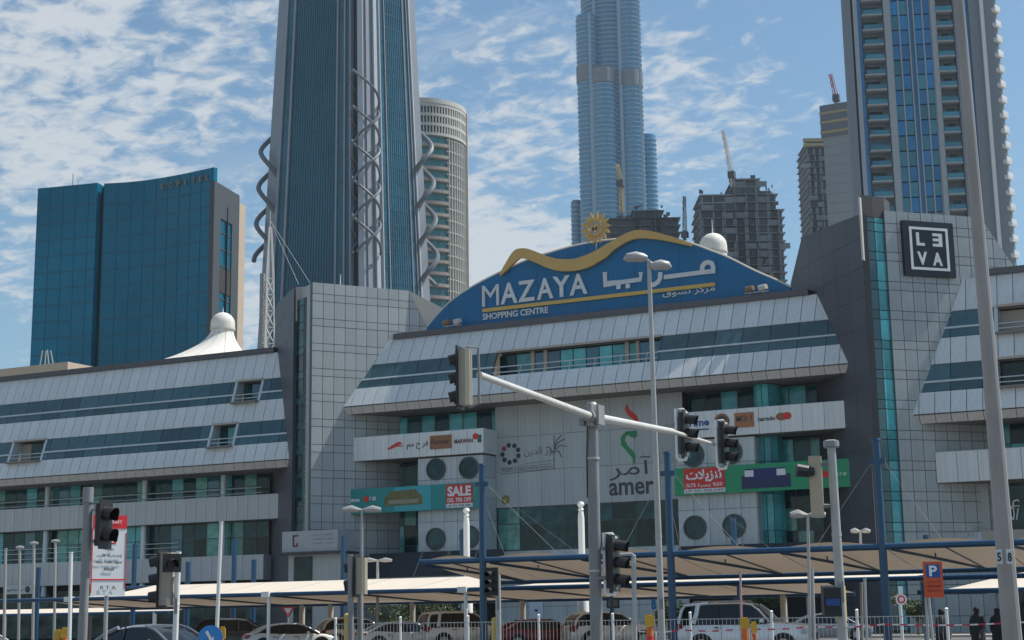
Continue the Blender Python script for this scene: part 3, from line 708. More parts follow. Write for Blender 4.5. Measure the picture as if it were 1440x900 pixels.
tbox(lv_, 'panel', mat('sign black', (.012, .013, .02), .35), 0, Wd, zb2, zt, .07, .25)
i0, i1 = .12*Wd, .88*Wd; j0, j1 = zb2+.11*Ht, zt-.11*Ht; tk = .045*Wd
wsig = mat('sign bright white', (.72, .73, .75), .4)
for nm, q in (('frame_bar', (i0, i1, j1-tk, j1)), ('frame_bar', (i0, i1, j0, j0+tk)), ('frame_bar', (i0, i0+tk, j0+tk, j1-tk)), ('frame_bar', (i1-tk, i1, j0+tk, j1-tk))): tbox(lv_, nm, wsig, *q, .321, .05)
for ch, u0, z0 in (('L', .25, .55), ('E', .57, .55), ('V', .25, .20), ('A', .55, .20)):
    q = MB(); hh = .24*Ht; ww = .19*Wd if ch != 'L' else .16*Wd
    p0 = Vector((a.x, a.y, zb2+z0*Ht))+U*(u0*Wd)+nF*.345; p1 = p0+U*ww
    if ch == 'E': p0, p1 = p1, p0
    vs_, fs_, x0_, x1_, z0_, z1_ = text_mesh(ch, .02, .035); ax = (p1-p0).normalized(); s_ = (p1-p0).length/(x1_-x0_)
    q.add([p0+ax*((v.x-x0_)*s_)+Vector((0, 0, (v.z-z0_)*hh/(z1_-z0_)))+nF*(-v.y*1.5) for v in vs_], fs_); q.build('letter', wsig, lv_)

# banners
t, x0, x1, z0, z1 = board('sale_banner', 'teal furniture banner with sofa picture and red SALE block on the left bay', 'banner', (477, 690, 676, 677, 724), 104.7, .3, teal_s)
w_ = x1-x0; h_ = z1-z0; Y = 104.69
flat(t, 'print', cyan_s, x0+.40*w_, x0+.66*w_, z0+.03, z1-.03, Y)
# printed sofa
q = MB(); sx0, sx1 = x0+.33*w_, x0+.60*w_
q.poly([(sx0, Y-.03, z0+.5), (sx0, Y-.03, z0+1.15), (sx0+.3, Y-.03, z0+1.3), (sx0+.5, Y-.03, z0+1.6), (sx1-.6, Y-.03, z0+1.72), (sx1-.3, Y-.03, z0+1.35), (sx1, Y-.03, z0+1.15), (sx1, Y-.03, z0+.5)], (0, .01, 0)); q.build('sofa_print', olive_s, t)
q = MB(); q.box((sx0+.4, Y-.045, z0+.62), (sx1-.4, Y-.031, z0+.95)); q.build('sofa_seat_print', mat('sofa light', (.28, .27, .2), .7), t)
flat(t, 'print', white_s, x0+.765*w_, x0+.945*w_, z0+.10, z0+.42, Y, .03)
word(t, 'UP TO 75% OFF', x0+.775*w_, x0+.935*w_, z0+.17, .16, Y-.03, navy_s)
flat(t, 'print', red_s, x0+.765*w_, x0+.945*w_, z0+.43, z1-.08, Y, .03)
word(t, 'SALE', x0+.775*w_, x0+.935*w_, z0+.98, .78, Y-.03, wsig, .04)
word(t, 'DIS. 75% OFF', x0+.775*w_, x0+.935*w_, z0+.52, .34, Y-.03, wsig, .02)
word(t, 'home', x0+.05*w_, x0+.15*w_, z0+.95, .36, Y, wsig, .02); disc(t, 'logo_disc', red_s, x0+.20*w_, z0+1.13, .25, Y); word(t, 'r us', x0+.225*w_, x0+.27*w_, z0+1.0, .3, Y-.03, wsig, .02)
flat(t, 'print', red_s, x0+.05*w_, x0+.14*w_, z0+.3, z0+.5, Y); flat(t, 'print', wsig, x0+.22*w_, x0+.29*w_, z0+.3, z0+.5, Y)
t, x0, x1, z0, z1 = board('sale_banner', 'green furniture banner with red Arabic sale block on the right bay', 'banner', (948, 660, 1197, 643.5, 697), 104.7, .3, green_s)
w_ = x1-x0; h_ = z1-z0
flat(t, 'print', white_s, x0+.055*w_, x0+.295*w_, z0+.10, z0+.40, Y, .03); word(t, 'UP TO 75% OFF', x0+.065*w_, x0+.285*w_, z0+.17, .16, Y-.03, navy_s)
flat(t, 'print', red_s, x0+.055*w_, x0+.295*w_, z0+.41, z1-.06, Y, .03)
word(t, '\uFE95\uFEFC\uFEF3\uFEB0\uFEE8\uFE97', x0+.07*w_, x0+.28*w_, z0+.86, .92, Y-.03, wsig, .03)
word(t, '%75 \ufe94\ufe92\ufeb4\ufee8\ufe91 %50', x0+.07*w_, x0+.28*w_, z0+.47, .34, Y-.03, wsig, .01)
flat(t, 'print', navy_s, x0+.39*w_, x0+.665*w_, z0+.22, z0+1.15, Y, .03)
flat(t, 'bed_print', mat('bed navy', (.02, .03, .14), .6), x0+.41*w_, x0+.64*w_, z0+.9, z0+1.6, Y, .045)
for f0, f1 in ((.41, .46), (.59, .64)): flat(t, 'pillow_print', white_s, x0+f0*w_, x0+f1*w_, z0+1.05, z0+1.5, Y, .055)
disc(t, 'logo_disc', red_s, x0+.855*w_, z0+.95, .26, Y); word(t, 'home r us', x0+.875*w_, x0+.97*w_, z0+.8, .3, Y, wsig, .01)
# fascia signs: each a sign of its own
def fsign(label, pos_px, cat='sign', Y=YF-.055):
    c = onY(*pos_px, Y); return empty('shop_sign', tuple(c), 0, label, cat, 'small shop signs on the white fascias'), c, Y
s, c, Y = fsign('thin red swoosh logo at the left end of the left fascia', (556, 628))
q = MB(); P = [onY(x, y, Y) for x, y in [(544, 632), (552, 626), (561, 621), (567, 624), (560, 625), (568, 628), (558, 628), (548, 632)]]; q.poly([p+Vector((0, -.04, 0)) for p in P], (0, .04, 0)); q.build('logo', red_s, s)
s, c, Y = fsign('black Arabic lettering between red swoosh and brown sign', (587, 626))
word(s, '\ufee2\ufee3 \ufea1 \ufeae\ufed3', onY(572, 630, Y).x, onY(602, 626, Y).x, c.z-.33, .7, Y, dark_s, .01)
s, c, Y = fsign('brown rectangular shop sign on the left fascia', (620, 622))
xa, xb = onY(605, 622, Y).x, onY(635, 621, Y).x; flat(s, 'panel', brown_s, xa, xb, c.z-.5, c.z+.55, Y, .08); word(s, 'PEPERO', xa+.15, xb-.15, c.z-.15, .4, Y-.08, dark_s, .01) if False else word(s, 'Forever', xa+.15, xb-.15, c.z-.15, .4, Y-.08, dark_s, .01)
s, c, Y = fsign('dark bar lettering with red and green square mark on the left fascia', (655, 619))
xa, xb = onY(639, 620, Y).x, onY(665, 618, Y).x; word(s, 'MARWAN', xa, xb, c.z-.22, .34, Y, mat('sign maroon', (.13, .03, .05), .5), .03)
disc(s, 'logo_disc', red_s, xb+.25, c.z+.25, .24, Y, rx=.26); flat(s, 'mark', mat('sign dark green', (.02, .13, .08), .5), xb+.4, xb+.75, c.z-.25, c.z+.35, Y, .02)
s, c, Y = fsign('blue watch shop lettering with round O at the left of the right fascia', (975, 595))
disc(s, 'logo_disc', blue_s, onY(955, 595, Y).x, c.z, .42, Y); disc(s, 'logo_disc', white_s, onY(955, 595, Y).x, c.z, .22, Y, .05)
word(s, 'Time', onY(966, 596, Y).x, onY(997, 592, Y).x, c.z-.25, .55, Y, blue_s, .03); flat(s, 'underline', blue_s, onY(978, 603, Y).x, onY(997, 602, Y).x, c.z-.55, c.z-.45, Y)
s, c, Y = fsign('round brown shop logo on the right fascia', (1015, 591))
disc(s, 'logo_disc', brown_s, c.x, c.z-.1, .58, Y, .06); disc(s, 'logo_disc', dark_s, c.x, c.z-.1, .40, Y, .08)
s, c, Y = fsign('square brown and orange sign with dark letters on the right fascia', (1046, 590))
xa, xb = onY(1033, 590, Y).x, onY(1060, 588, Y).x; flat(s, 'panel', mat('sign tan', (.36, .15, .06), .5), xa, xb, c.z-.55, c.z+.5, Y, .06); word(s, 'MO: 1', xa+.15, xb-.15, c.z-.15, .45, Y-.06, dark_s, .02)
s, c, Y = fsign('dark lettering ending in a red oval at the right of the right fascia', (1088, 587))
word(s, 'caribou', onY(1066, 590, Y).x, onY(1090, 588, Y).x, c.z-.2, .32, Y, dark_s, .03) if False else word(s, 'narsulo', onY(1066, 590, Y).x, onY(1090, 588, Y).x, c.z-.2, .32, Y, dark_s, .03)
disc(s, 'logo_disc', brown_s, onY(1099, 586, Y).x, c.z+.02, .28, Y, rx=.42); disc(s, 'logo_disc', red_s, onY(1107, 585, Y).x, c.z+.05, .26, Y, .05, rx=.30)
# wall logos on the centre wall
Y = YC-.062
g_lo = mat('logo grey', (.10, .11, .13), .5)
c = onY(718, 638, Y)
s = empty('wall_logo', tuple(c), 0, 'ring of dark dots with one red dot beside palm line drawing', 'logo', 'logos on the blank centre wall')
for k in range(9):
    a = 2*math.pi*k/9+R(142); disc(s, 'dot', mat('logo crimson', (.34, .02, .05), .5) if k == 0 else mat('logo navy', (.035, .035, .06), .5), c.x+.72*math.cos(a), c.z+.68*math.sin(a), .19, Y, n=12)
gl = mat('logo faint green', (.12, .155, .155), .5)
word(s, '\ufee6\ufef3\ufeaa\ufedf\ufe8d \ufead\ufeee\ufee7', onY(737, 640, Y).x, onY(780, 634, Y).x, c.z-.35, .75, Y, gl)
q = MB()
tr = [(779, 660), (779, 640), (779, 612)]; P = [onY(x, y, Y-.02) for x, y in tr]; q.path(P, .035, 4)
for pts in ([(779, 632), (785, 622), (794, 617)], [(779, 634), (788, 626), (797, 628)], [(779, 636), (785, 634), (790, 643)], [(779, 630), (783, 618), (790, 612)], [(779, 638), (772, 628), (768, 630)]): q.path([onY(x, y, Y-.02) for x, y in pts], .05, 4)
q.path([onY(x, y, Y-.02) for x, y in [(704, 667), (782, 659)]], .03, 4); q.path([onY(x, y, Y-.02) for x, y in [(704, 659), (775, 652)]], .02, 4); q.path([onY(x, y, Y-.02) for x, y in [(733, 653), (778, 647)]], .02, 4)
q.build('line_drawing', gl, s)
word(s, 'DUBAI LAND DEPARTMENT', onY(706, 664, Y).x, onY(778, 660, Y).x, onY(706, 662.5, Y).z, .2, Y, gl)
c = onY(711, 703, Y); s = empty('wall_logo', tuple(c), 0, 'small round yellow emblem low on the centre wall', 'logo', 'logos on the blank centre wall')
disc(s, 'logo_disc', mat('emblem olive', (.22, .20, .06), .5), c.x, c.z, .36, Y); disc(s, 'logo_disc', mat('emblem yellow', (.42, .38, .10), .5), c.x, c.z-.05, .2, Y, .04, 3)
c = onY(888, 640, Y); s = empty('wall_logo', tuple(c), 0, 'red and green ribbon logo over dark Arabic and Latin lettering', 'logo', 'logos on the blank centre wall')
P = lambda pts: [onY(690+x/5.292, 550+y/5.292, Y-.03) for x, y in pts]
q = MB(); q.poly(P([(1012, 92), (1030, 138), (1085, 180), (1105, 235), (1075, 222), (1020, 180), (998, 138)]), (0, .03, 0)); q.build('ribbon', red_s, s)
q = MB(); q.poly(P([(1005, 300), (1085, 292), (1090, 330), (1072, 350), (1040, 340)]), (0, .03, 0)); gr = mat('ribbon green', (.02, .22, .09), .5); q.build('ribbon', gr, s)
q = MB(); q.poly(P([(1010, 302), (1030, 318), (1000, 345), (998, 372), (1020, 408), (1062, 450), (1080, 490), (1062, 552), (1055, 500), (1010, 445), (970, 400), (965, 350), (985, 318)]), (0, .04, 0)); q.build('ribbon', gr, s)
word(s, '\ufeae\ufee3\ufe81', onY(857, 672, Y).x, onY(916, 668, Y).x, onY(857, 676.5, Y).z, 1.75, Y, dark_s, .0)
word(s, 'amer', onY(857, 700, Y).x, onY(920, 694, Y).x, onY(857, 697.5, Y).z, .98, Y, dark_s, .02)
# small projecting sign box at the left tower foot
Yk = 99.2
t, x0, x1, z0, z1 = board('entrance_sign', 'white projecting sign box with dark logo at the foot of left tower', 'sign', (397, 748, 475, 744.5, 777), Yk, 2.5, mat('sign box pale', (.36, .38, .41), .5))
q = MB(); xx = onY(416, 760, Yk).x; 
for a0, a1, b0, b1 in ((-.28, -.15, -.4, .5), (-.15, .2, .38, .5), (-.15, .2, -.4, -.28), (.08, .2, -.28, -.1)): q.box((xx+a0, Yk-.03, (z0+z1)/2+b0), (xx+a1, Yk, (z0+z1)/2+b1))
q.build('logo', mat('sign plum', (.12, .02, .05), .5), t)
for k, zz in enumerate((1.15, .85, .55)): word(t, ['CITY CLINIC', 'medical centre', 'level one'][k], onY(440, 760, Yk).x, onY(470, 758, Yk).x, z0+zz, .16, Yk, mat('sign slate', (.2, .24, .3), .5))
q = MB(); q.box((x0-.3, Yk-.25, z0-.2), (x1+.3, Yk+2.6, z0-.02)); q.build('ledge', dark_s, t)
q = MB(); q.box((x0+.2, Yk+.6, 0), (x1, Yk+2.4, z0-.2)); q.build('pier', tile_m, t)
q = MB(); q.box((onY(408, 800, Yk).x, Yk+.5, .2), (onY(433, 800, Yk).x, Yk+.62, z0-.35)); q.build('door', g_dark, t)
# small signs at the right
t, x0, x1, z0, z1 = board('shop_sign', 'long pale sign low on the grey wall beside the right lamp pole', 'sign', (1322, 750, 1381, 747, 763), 106.6, .2, mat('sign pale blue', (.42, .47, .52), .5))
word(t, 'H O T E L  A P T', x0+.4, x1-.3, z0+.3, .34, 106.6, steel_d)
t, x0, x1, z0, z1 = board('shop_sign', 'tan fascia board beside the pale sign at the right edge', 'sign', (1381.5, 747, 1460, 743, 763), 106.6, .2, beige)
q = empty('window_number', tuple(onY(1428, 722, 107.9)), 0, 'large pale number 07 printed on dark glass at right edge', 'sign'); word(q, '07', onY(1421, 730, 107.9).x, onY(1435, 729, 107.9).x, onY(1421, 732, 107.9).z, 1.0, 107.9, white_s, .02); word(q, 'C', onY(1424, 713, 107.9).x, onY(1434, 712, 107.9).x, onY(1424, 715, 107.9).z, .6, 107.9, white_s, .02)
t, x0, x1, z0, z1 = board('shop_sign', 'dark round logo lettering on the grey panels low at the left edge', 'sign', (5, 824, 45, 822, 836), 106.5, .05, panel_g)
word(t, 'Royal Group', x0+.1, x1-1.1, z0+.2, .3, 106.5, dark_s, .01); disc(t, 'logo_disc', dark_s, x1-.5, z0+.4, .3, 106.5)
# dark glazed awnings in front of the ground floor
def awning(label, xa, xb, Y0, Y1, z0, z1):
    a, b2 = onY(xa, 790, Y0).x, onY(xb, 790, Y0).x; t = empty('entrance_awning', ((a+b2)/2, Y1, 0), 0, label, 'awning', 'dark awnings before the entrances')
    dm = mat('awning black', (.022, .025, .03), .5, var=.15); n = max(3, round((b2-a)/2.2))
    for i in range(n):
        q = MB(); x0, x1 = a+(b2-a)*i/n+.03, a+(b2-a)*(i+1)/n-.03; q.poly([(x0, Y0, z0), (x1, Y0, z0), (x1, Y1, z1), (x0, Y1, z1)], (0, 0, .06)); q.build('awning_panel', dm, t)
    q = MB()
    for i in range(0, n+1, 2): x = a+(b2-a)*i/n; q.tube((x, Y0+.1, 0), (x, Y0+.1, z0), .08, n=8); q.tube((x, Y0, z0+.12), (x, Y1, z1+.12), .05, n=6)
    q.tube((a, Y0, z0), (b2, Y0, z0), .08, n=6); q.build('awning_frame', steel_d, t)
awning('black sloping awning below the teal banner', 506, 700, 102.9, 104.4, 4.6, 6.55)
awning('black sloping awning below the green banner', 948, 1132, 102.9, 104.2, 4.7, 6.25)

# ------------------------------------------------------------------ background towers
# teal hotel with curved glass front
H = 92
gt = glass('hotel glass', (.001, .10, .175), .22, .25, .12, .42, .03)
ftp = [(54, 265), (137, 257), (147, 258), (180, 256), (215, 252), (260, 244), (301, 235)]
P = [onZ(x, y, H) for x, y in ftp]
hot = empty('glass_hotel', (P[3].x, P[3].y, 0), 0, 'teal glass hotel with concave front and gold letters near the roof', 'building')
fr = [P[0], P[1]]; fl2 = [Vector(p) for p in smooth(P[2:], 5)]
def wall_sheet(par, name, m, pts, z0, z1, th, z1b=None):
    q = MB(); n = len(pts); bk = []
    for i, p in enumerate(pts):
        d = (pts[min(i+1, n-1)]-pts[max(i-1, 0)]); d.z = 0; d.normalize(); nn = Vector((-d.y, d.x, 0)); nn = nn if nn.y > 0 else -nn; bk.append(p+nn*th)
    def z(v, zz): return Vector((v.x, v.y, zz))
    vv = [z(p, z0) for p in pts]+[z(p, z1) for p in pts]+[z(p, z0) for p in bk]+[z(p, z1) for p in bk]
    q.add(vv, [(i, i+1, n+i+1, n+i) for i in range(n-1)]+[(2*n+i, 3*n+i, 3*n+i+1, 2*n+i+1) for i in range(n-1)]+[(n+i, n+i+1, 3*n+i+1, 3*n+i) for i in range(n-1)]+[(0, n, 3*n, 2*n), (n-1, 3*n-1, 4*n-1, 2*n-1)])
    return q.build(name, m, par)
wall_sheet(hot, 'curtain_wall', gt, fr, 0, H, 10); wall_sheet(hot, 'curtain_wall', gt, fl2, 0, H, 1.0)
q = MB(); m_ = onZ(142, 258, H); q.obox((m_.x+.5, m_.y+2.5, 46), (1.5, .3, 0), (0, 1, 0), (0, 0, 45.5)); q.build('recess_wall', dark_in, hot)
ln = mat('hotel floor line', (.001, .085, .145), .4)
q = MB()
for k in range(1, 26):
    z = k*3.5
    for seg in (fr, fl2):
        for a, b_ in zip(seg[:-1], seg[1:]):
            a2, b2 = Vector((a.x, a.y-.03, z)), Vector((b_.x, b_.y-.03, z)); q.obox((a2+b2)/2, (b2-a2)/2, (0, .05, 0), (0, 0, .10))
tag(q.build('floor_line', ln, hot), kind='stuff')
q = MB()
for seg in (fr, fl2):
    L_ = 0; nxt = 0
    for a, b_ in zip(seg[:-1], seg[1:]):
        d = (b_-a); dl = d.length; d.normalize()
        while nxt < L_+dl: p = a+d*(nxt-L_); q.box((p.x-.04, p.y-.08, .1), (p.x+.04, p.y, H-.1)); nxt += 3.0
        L_ += dl
tag(q.build('mullion', mat('hotel mullion', (.001, .088, .152), .4), hot), kind='stuff')
# gold letters
pl = fl2[-6:]
lx = [226, 238, 249, 260, 270, 280, 290]
for ch, x in zip('SOFITEL', lx):
    y = 262-(x-226)*.20
    kk = min(range(len(fl2)-1), key=lambda i: abs((fl2[i]+fl2[i+1]).x/2-onZ(x+3, 247, H).x)); p = onL(x, y+5, (fl2[kk].x, fl2[kk].y-.3), (fl2[kk+1].x, fl2[kk+1].y-.3)); dk = (fl2[kk+1]-fl2[kk]); dk.z = 0; dk.normalize()
    q = MB(); lettering(q, ch, p, p+dk*(.3 if ch == 'I' else .95), 1.25, .2, .01); q.build('letter', mat('dull bronze letter', (.20, .16, .09), .5), hot)
# grey side frame, its glass recess, beige rear block
A_ = onZ(302, 254, 88.0); B_ = onZ(337, 275, 88.0); 
ds = (B_-A_).normalized(); ns = Vector((ds.y, -ds.x, 0)); Ls = (B_-A_).length
gfr = mat('hotel grey frame', (.05, .06, .072), .6)
q = MB()
def sp(u, z, o=0): return Vector((A_.x, A_.y, 0))+ds*(u*Ls)+Vector((0, 0, z))+ns*o
def sbox(q, u0, u1, z0, z1, o0, o1):
    q.add([sp(u0, z0, o0), sp(u1, z0, o0), sp(u1, z1, o0), sp(u0, z1, o0), sp(u0, z0, o1), sp(u1, z0, o1), sp(u1, z1, o1), sp(u0, z1, o1)], [(3,2,1,0),(4,5,6,7),(0,1,5,4),(1,2,6,5),(2,3,7,6),(3,0,4,7)])
sbox(q, 0, .26, 0, 88, -1, 0); sbox(q, .72, 1, 0, 88, -1, 0); sbox(q, .26, .72, 81, 88, -1, 0); q.build('side_frame', gfr, hot)
q = MB(); sbox(q, .26, .72, 0, 81, -2.5, -.25); q.build('side_glass', gt, hot)
q = MB(); sbox(q, .28, .70, 66, 71, -.24, -.1); q.build('spandrel', dark_in, hot)
q = MB()
for k in range(1, 24): sbox(q, .27, .71, k*3.4, k*3.4+.3, -.25, -.15)
tag(q.build('side_floor_line', gfr, hot), kind='stuff')
q = MB(); q.prism([(fr[0].x+1, fr[0].y+9), (P[4].x, P[4].y+2.5), (A_.x-1, P[4].y+2.0), (sp(.9, 0).x-2, sp(.9, 0).y), (fr[0].x+4, fr[0].y+26)], 0, 84); q.build('tower_body', gfr, hot)
Cb = atd(332, 300, 338); q = MB(); q.box((Cb.x, Cb.y, 0), (Cb.x+.9, Cb.y+2.2, onY(340, 285, Cb.y).z)); q.build('rear_block', mat('hotel beige stone', (.46, .38, .30), .8), hot)
q = MB(); p = onZ(88, 262, H); q.tube((p.x, p.y+3, H), (p.x, p.y+3, H+3.5), .12, n=5); q.tube((p.x+1.5, p.y+3, H), (p.x+1.5, p.y+3, H+2), .1, n=5); q.build('antenna', steel, hot)

# low beige building far left
a = onY(-40, 524, 170); b_ = onY(95, 518, 170)
lb = empty('low_building', ((a.x+b_.x)/2, 174, 0), 0, 'low beige building edge behind the left roof with small rooftop frame', 'building')
q = MB(); q.box((a.x-20, 170, 0), (b_.x, 185, b_.z+1.0)); q.build('wall', mat('beige render', (.45, .38, .30), .85), lb)
q = MB(); c = onY(60, 516, 170)
for dx in (-.9, .9):
    q.tube((c.x+dx, 169.5+.8, b_.z+.8), (c.x+dx*.5, 170.3, b_.z+3.2), .09, n=5); q.tube((c.x+dx, 171.3, b_.z+.8), (c.x+dx*.5, 171, b_.z+3.2), .09, n=5)
q.build('roof_frame', steel, lb)

# tall tower with spiral fins ----------------------------------------------
D0 = 380
C1 = atd(392, 0, D0*1.035); C2 = atd(512, 0, D0*.985); C3 = atd(581, 0, D0*1.02)
C4 = C1+C3-C2
cen = (C1+C3)/2
z0_, HT = C2.z, 215.0
def sc_at(z): return 1+(z0_-z)*.0027
foot = [C1, C2, C3, C4]
tw_ = empty('spiral_fin_tower', (cen.x, cen.y, 0), 0, 'tall blue glass tower with grey fins and looping spiral ribbons at its corners', 'tower')
def tp(u, v, z, out=0.0):          # u along face 1 (C1->C2) or face 2 ; corner coords
    c = Vector((cen.x, cen.y, 0)); s = sc_at(z); q = c+(Vector((u.x, u.y, 0))-c)*s; q.z = z; return q
def tface(q, A, B, f0, f1, z0, z1, o0, o1):
    d = (B-A); d.z = 0; nn = Vector((d.y, -d.x, 0)).normalized(); nn = nn if nn.y < 0 else -nn
    vv = []
    for o in (o0, o1):
        for f, z in ((f0, z0), (f1, z0), (f1, z1), (f0, z1)): vv.append(tp(A+(B-A)*f, 0, z)+nn*o)
    q.add(vv, [(3,2,1,0),(4,5,6,7),(0,1,5,4),(1,2,6,5),(2,3,7,6),(3,0,4,7)])
gT = glass('tower navy glass', (.015, .085, .125), .16, .5, .08, .4, .05)
gT2 = glass('tower blue glass', (.025, .105, .16), .14, .7, .10, .45, .05)
tg = mat('tower grey metal', (.24, .27, .31), .45, .2, .06, .05); tl = mat('tower light metal', (.38, .43, .48), .45, .1); tdk = mat('tower dark recess', (.02, .03, .045), .6)
ZB = 0
q = MB(); vv = [tp(c, 0, ZB) for c in foot]+[tp(c, 0, HT) for c in foot]; q.add(vv, [(3,2,1,0),(4,5,6,7),(0,1,5,4),(1,2,6,5),(2,3,7,6),(3,0,4,7)]); q.build('core', tg, tw_)
q = MB(); tface(q, C1, C2, .14, .87, ZB, HT, 0, .5); q.build('glass_face', gT, tw_)
q = MB(); tface(q, C2, C3, .24, .86, ZB, HT, 0, .5); q.build('glass_face', gT2, tw_)
q = MB(); tface(q, C1, C2, .88, .945, 60, HT, .02, .06); q.build('corner_recess', tdk, tw_)
for f0, f1, m, o, nm in ((.0, .095, tg, .35, 'corner_pier'), (.11, .14, tl, .9, 'fin'), (.215, .235, tl, .9, 'fin'), (.72, .735, tl, .8, 'fin'), (.80, .815, tl, .8, 'fin'), (.87, .885, tl, 1.2, 'fin'), (.945, 1.0, tl, .8, 'corner_pier')):
    q = MB(); tface(q, C1, C2, f0, f1, ZB, HT, .03, o); q.build(nm, tg if m is tl and nm != 'corner_pier' else m, tw_)
for f0, f1, m, o, nm in ((0, .10, tg, .5, 'corner_pier'), (.11, .17, tl, 1.2, 'fin'), (.235, .25, tl, .9, 'fin'), (.34, .355, tg, .8, 'fin'), (.72, .735, tg, .8, 'fin'), (.80, .815, tg, .8, 'fin'), (.84, .86, tl, 1.1, 'fin'), (.88, 1.0, tg, .7, 'corner_pier')):
    q = MB(); tface(q, C2, C3, f0, f1, ZB, HT, .04, o); q.build(nm, m, tw_)
q = MB(); z = 4
while z < HT: tface(q, C1, C2, .145, .865, z, z+.28, .48, .515); tface(q, C2, C3, .255, .855, z, z+.5, .5, .54); z += 3.6
tag(q.build('floor_line', mat('tower floor line', (.012, .075, .11), .4), tw_), kind='stuff')
q = MB()
for i in range(18): tface(q, C1, C2, .25+i*.026, .252+i*.026, ZB, HT, .5, .62)
for i in range(9): tface(q, C2, C3, .38+i*.037, .384+i*.037, ZB, HT, .5, .62)
tag(q.build('mullion', mat('tower mullion', (.02, .09, .13), .4), tw_), kind='stuff')
def helix(par, cx, cy, r, z0, z1, pitch, ph, th, hand=1):
    pts = []; n = int((z1-z0)/pitch*28)
    for i in range(n+1):
        z = z0+(z1-z0)*i/n; a = ph+hand*2*math.pi*(z1-z)/pitch; s = sc_at(z); pts.append(Vector((cen.x+(cx-cen.x)*s+r*math.cos(a), cen.y+(cy-cen.y)*s+r*math.sin(a), z)))
    q = MB(); q.path(pts, th, 7); q.build('spiral_ribbon', mat('spiral ribbon metal', (.12, .14, .165), .55, .0), par, True)
zf = lambda x, y: atd(x, y, D0).z
pit = zf(380, 150)-zf(380, 257)
for (cx, cy, r, yt, yb) in ((C1.x+.3, C1.y, 2.9, 143, 365), (C2.x, C2.y, 3.6, 122, 385), (C3.x+.3, C3.y-.2, 2.9, 168, 410)):
    zt_, zb_ = zf(500, yt), zf(500, yb)
    if cx < C2.x-3: cfg = [(0, .3, 1), (1, .3, 1)]
    elif cx > C2.x+3: cfg = [(0, math.pi-.2, -1), (1, math.pi-.2, -1)]
    else: cfg = [(0, -math.pi/2-.5, 1), (0, -math.pi/2-.5, -1), (1, -math.pi/2-.5, 1), (1, -math.pi/2-.5, -1)]
    for dk_, ph, hd_ in cfg: helix(tw_, cx, cy, r*.93, zb_, zt_-dk_*pit/2, pit, ph, .62 if len(cfg) < 4 else .33, hd_)
# stacked ledges where the front spiral ends
c = atd(514, 392, D0*.975); q = MB()
for k in range(3): q.obox(c+Vector((0, 0, -k*1.2)), (3.2+.5*k, 1.2, 0), (0, 2.2, 0), (0, 0, .35))
q.build('ledge', tl, tw_)

# round beige tower ---------------------------------------------------------
Db = 470; c = atd(592, 160, Db); rad = 62/2154*Db; HB = onZ(592, 143, 1).z
topz = atd(592, 144, Db-rad).z
bt = empty('round_tower', (c.x, c.y, 0), 0, 'round beige residential tower with gridded crown and balconies', 'tower')
cream = mat('tower cream stone', (.44, .45, .43), .8, var=.05); gb = glass('round tower glass', (.06, .20, .24), .2, .6, .02, .25, .1)
q = MB(); q.lathe((c.x, c.y, 0), [(rad-1, 0), (rad-1, topz)], 64); q.build('glazed_drum', gb, bt)
q = MB(); q.lathe((c.x, c.y, topz-.01), [(rad*.97, 0), (rad+.4, .0), (rad+.4, 1.5), (rad*.9, 1.5)], 64); q.build('crown_ring', cream, bt)
def ringseg(q, c, r, a0, a1, z0, z1, th, n=20):
    for i in range(n):
        t0, t1 = a0+(a1-a0)*i/n, a0+(a1-a0)*(i+1)/n
        p = [Vector((c.x+rr*math.cos(t), c.y+rr*math.sin(t), z)) for z in (z0, z1) for rr, t in ((r, t0), (r, t1), (r+th, t1), (r+th, t0))]
        q.add(p, [(3,2,1,0),(4,5,6,7),(0,1,5,4),(1,2,6,5),(2,3,7,6),(3,0,4,7)])
av = math.atan2(-c.y, -c.x)       # direction towards viewer
a0, a1 = av-.1, av+1.75
q = MB(); z = 3; fl_ = 3.55
while z < topz-9: ringseg(q, c, rad-1, av+.62, a1, z, z+.45, .9, 14); z += fl_
tag(q.build('floor_band', cream, bt), kind='stuff')
q = MB()
for i in range(14): t = av+.66+i*.082; ringseg(q, c, rad-.9, t, t+.016, 0, topz-2, 1.0, 1)
tag(q.build('pilaster', cream, bt), kind='stuff')
q = MB(); z = topz-10
for k in range(4): ringseg(q, c, rad-1, av-1.5, a1, topz-10+k*3.0, topz-10+k*3.0+.9, 1.3, 30)
for i in range(46): t = av-1.5+i*.07; ringseg(q, c, rad-1, t, t+.028, topz-10, topz, 1.25, 1)
tag(q.build('crown_grid', cream, bt), kind='stuff')
z = topz-13.5; k = 0
while z > 30:
    q = MB(); ringseg(q, c, rad-.9, av-.75, av+.6, z, z+.9, 1.8, 12); q.build('balcony', mat('balcony tan', (.33, .30, .28), .8), bt); z -= fl_*1.0
q = MB(); ringseg(q, c, rad-.8, av+1.42, av+1.9, 0, topz+.5, 1.6, 6); q.build('corner_pier', mat('tower pale stone', (.58, .52, .44), .8), bt)

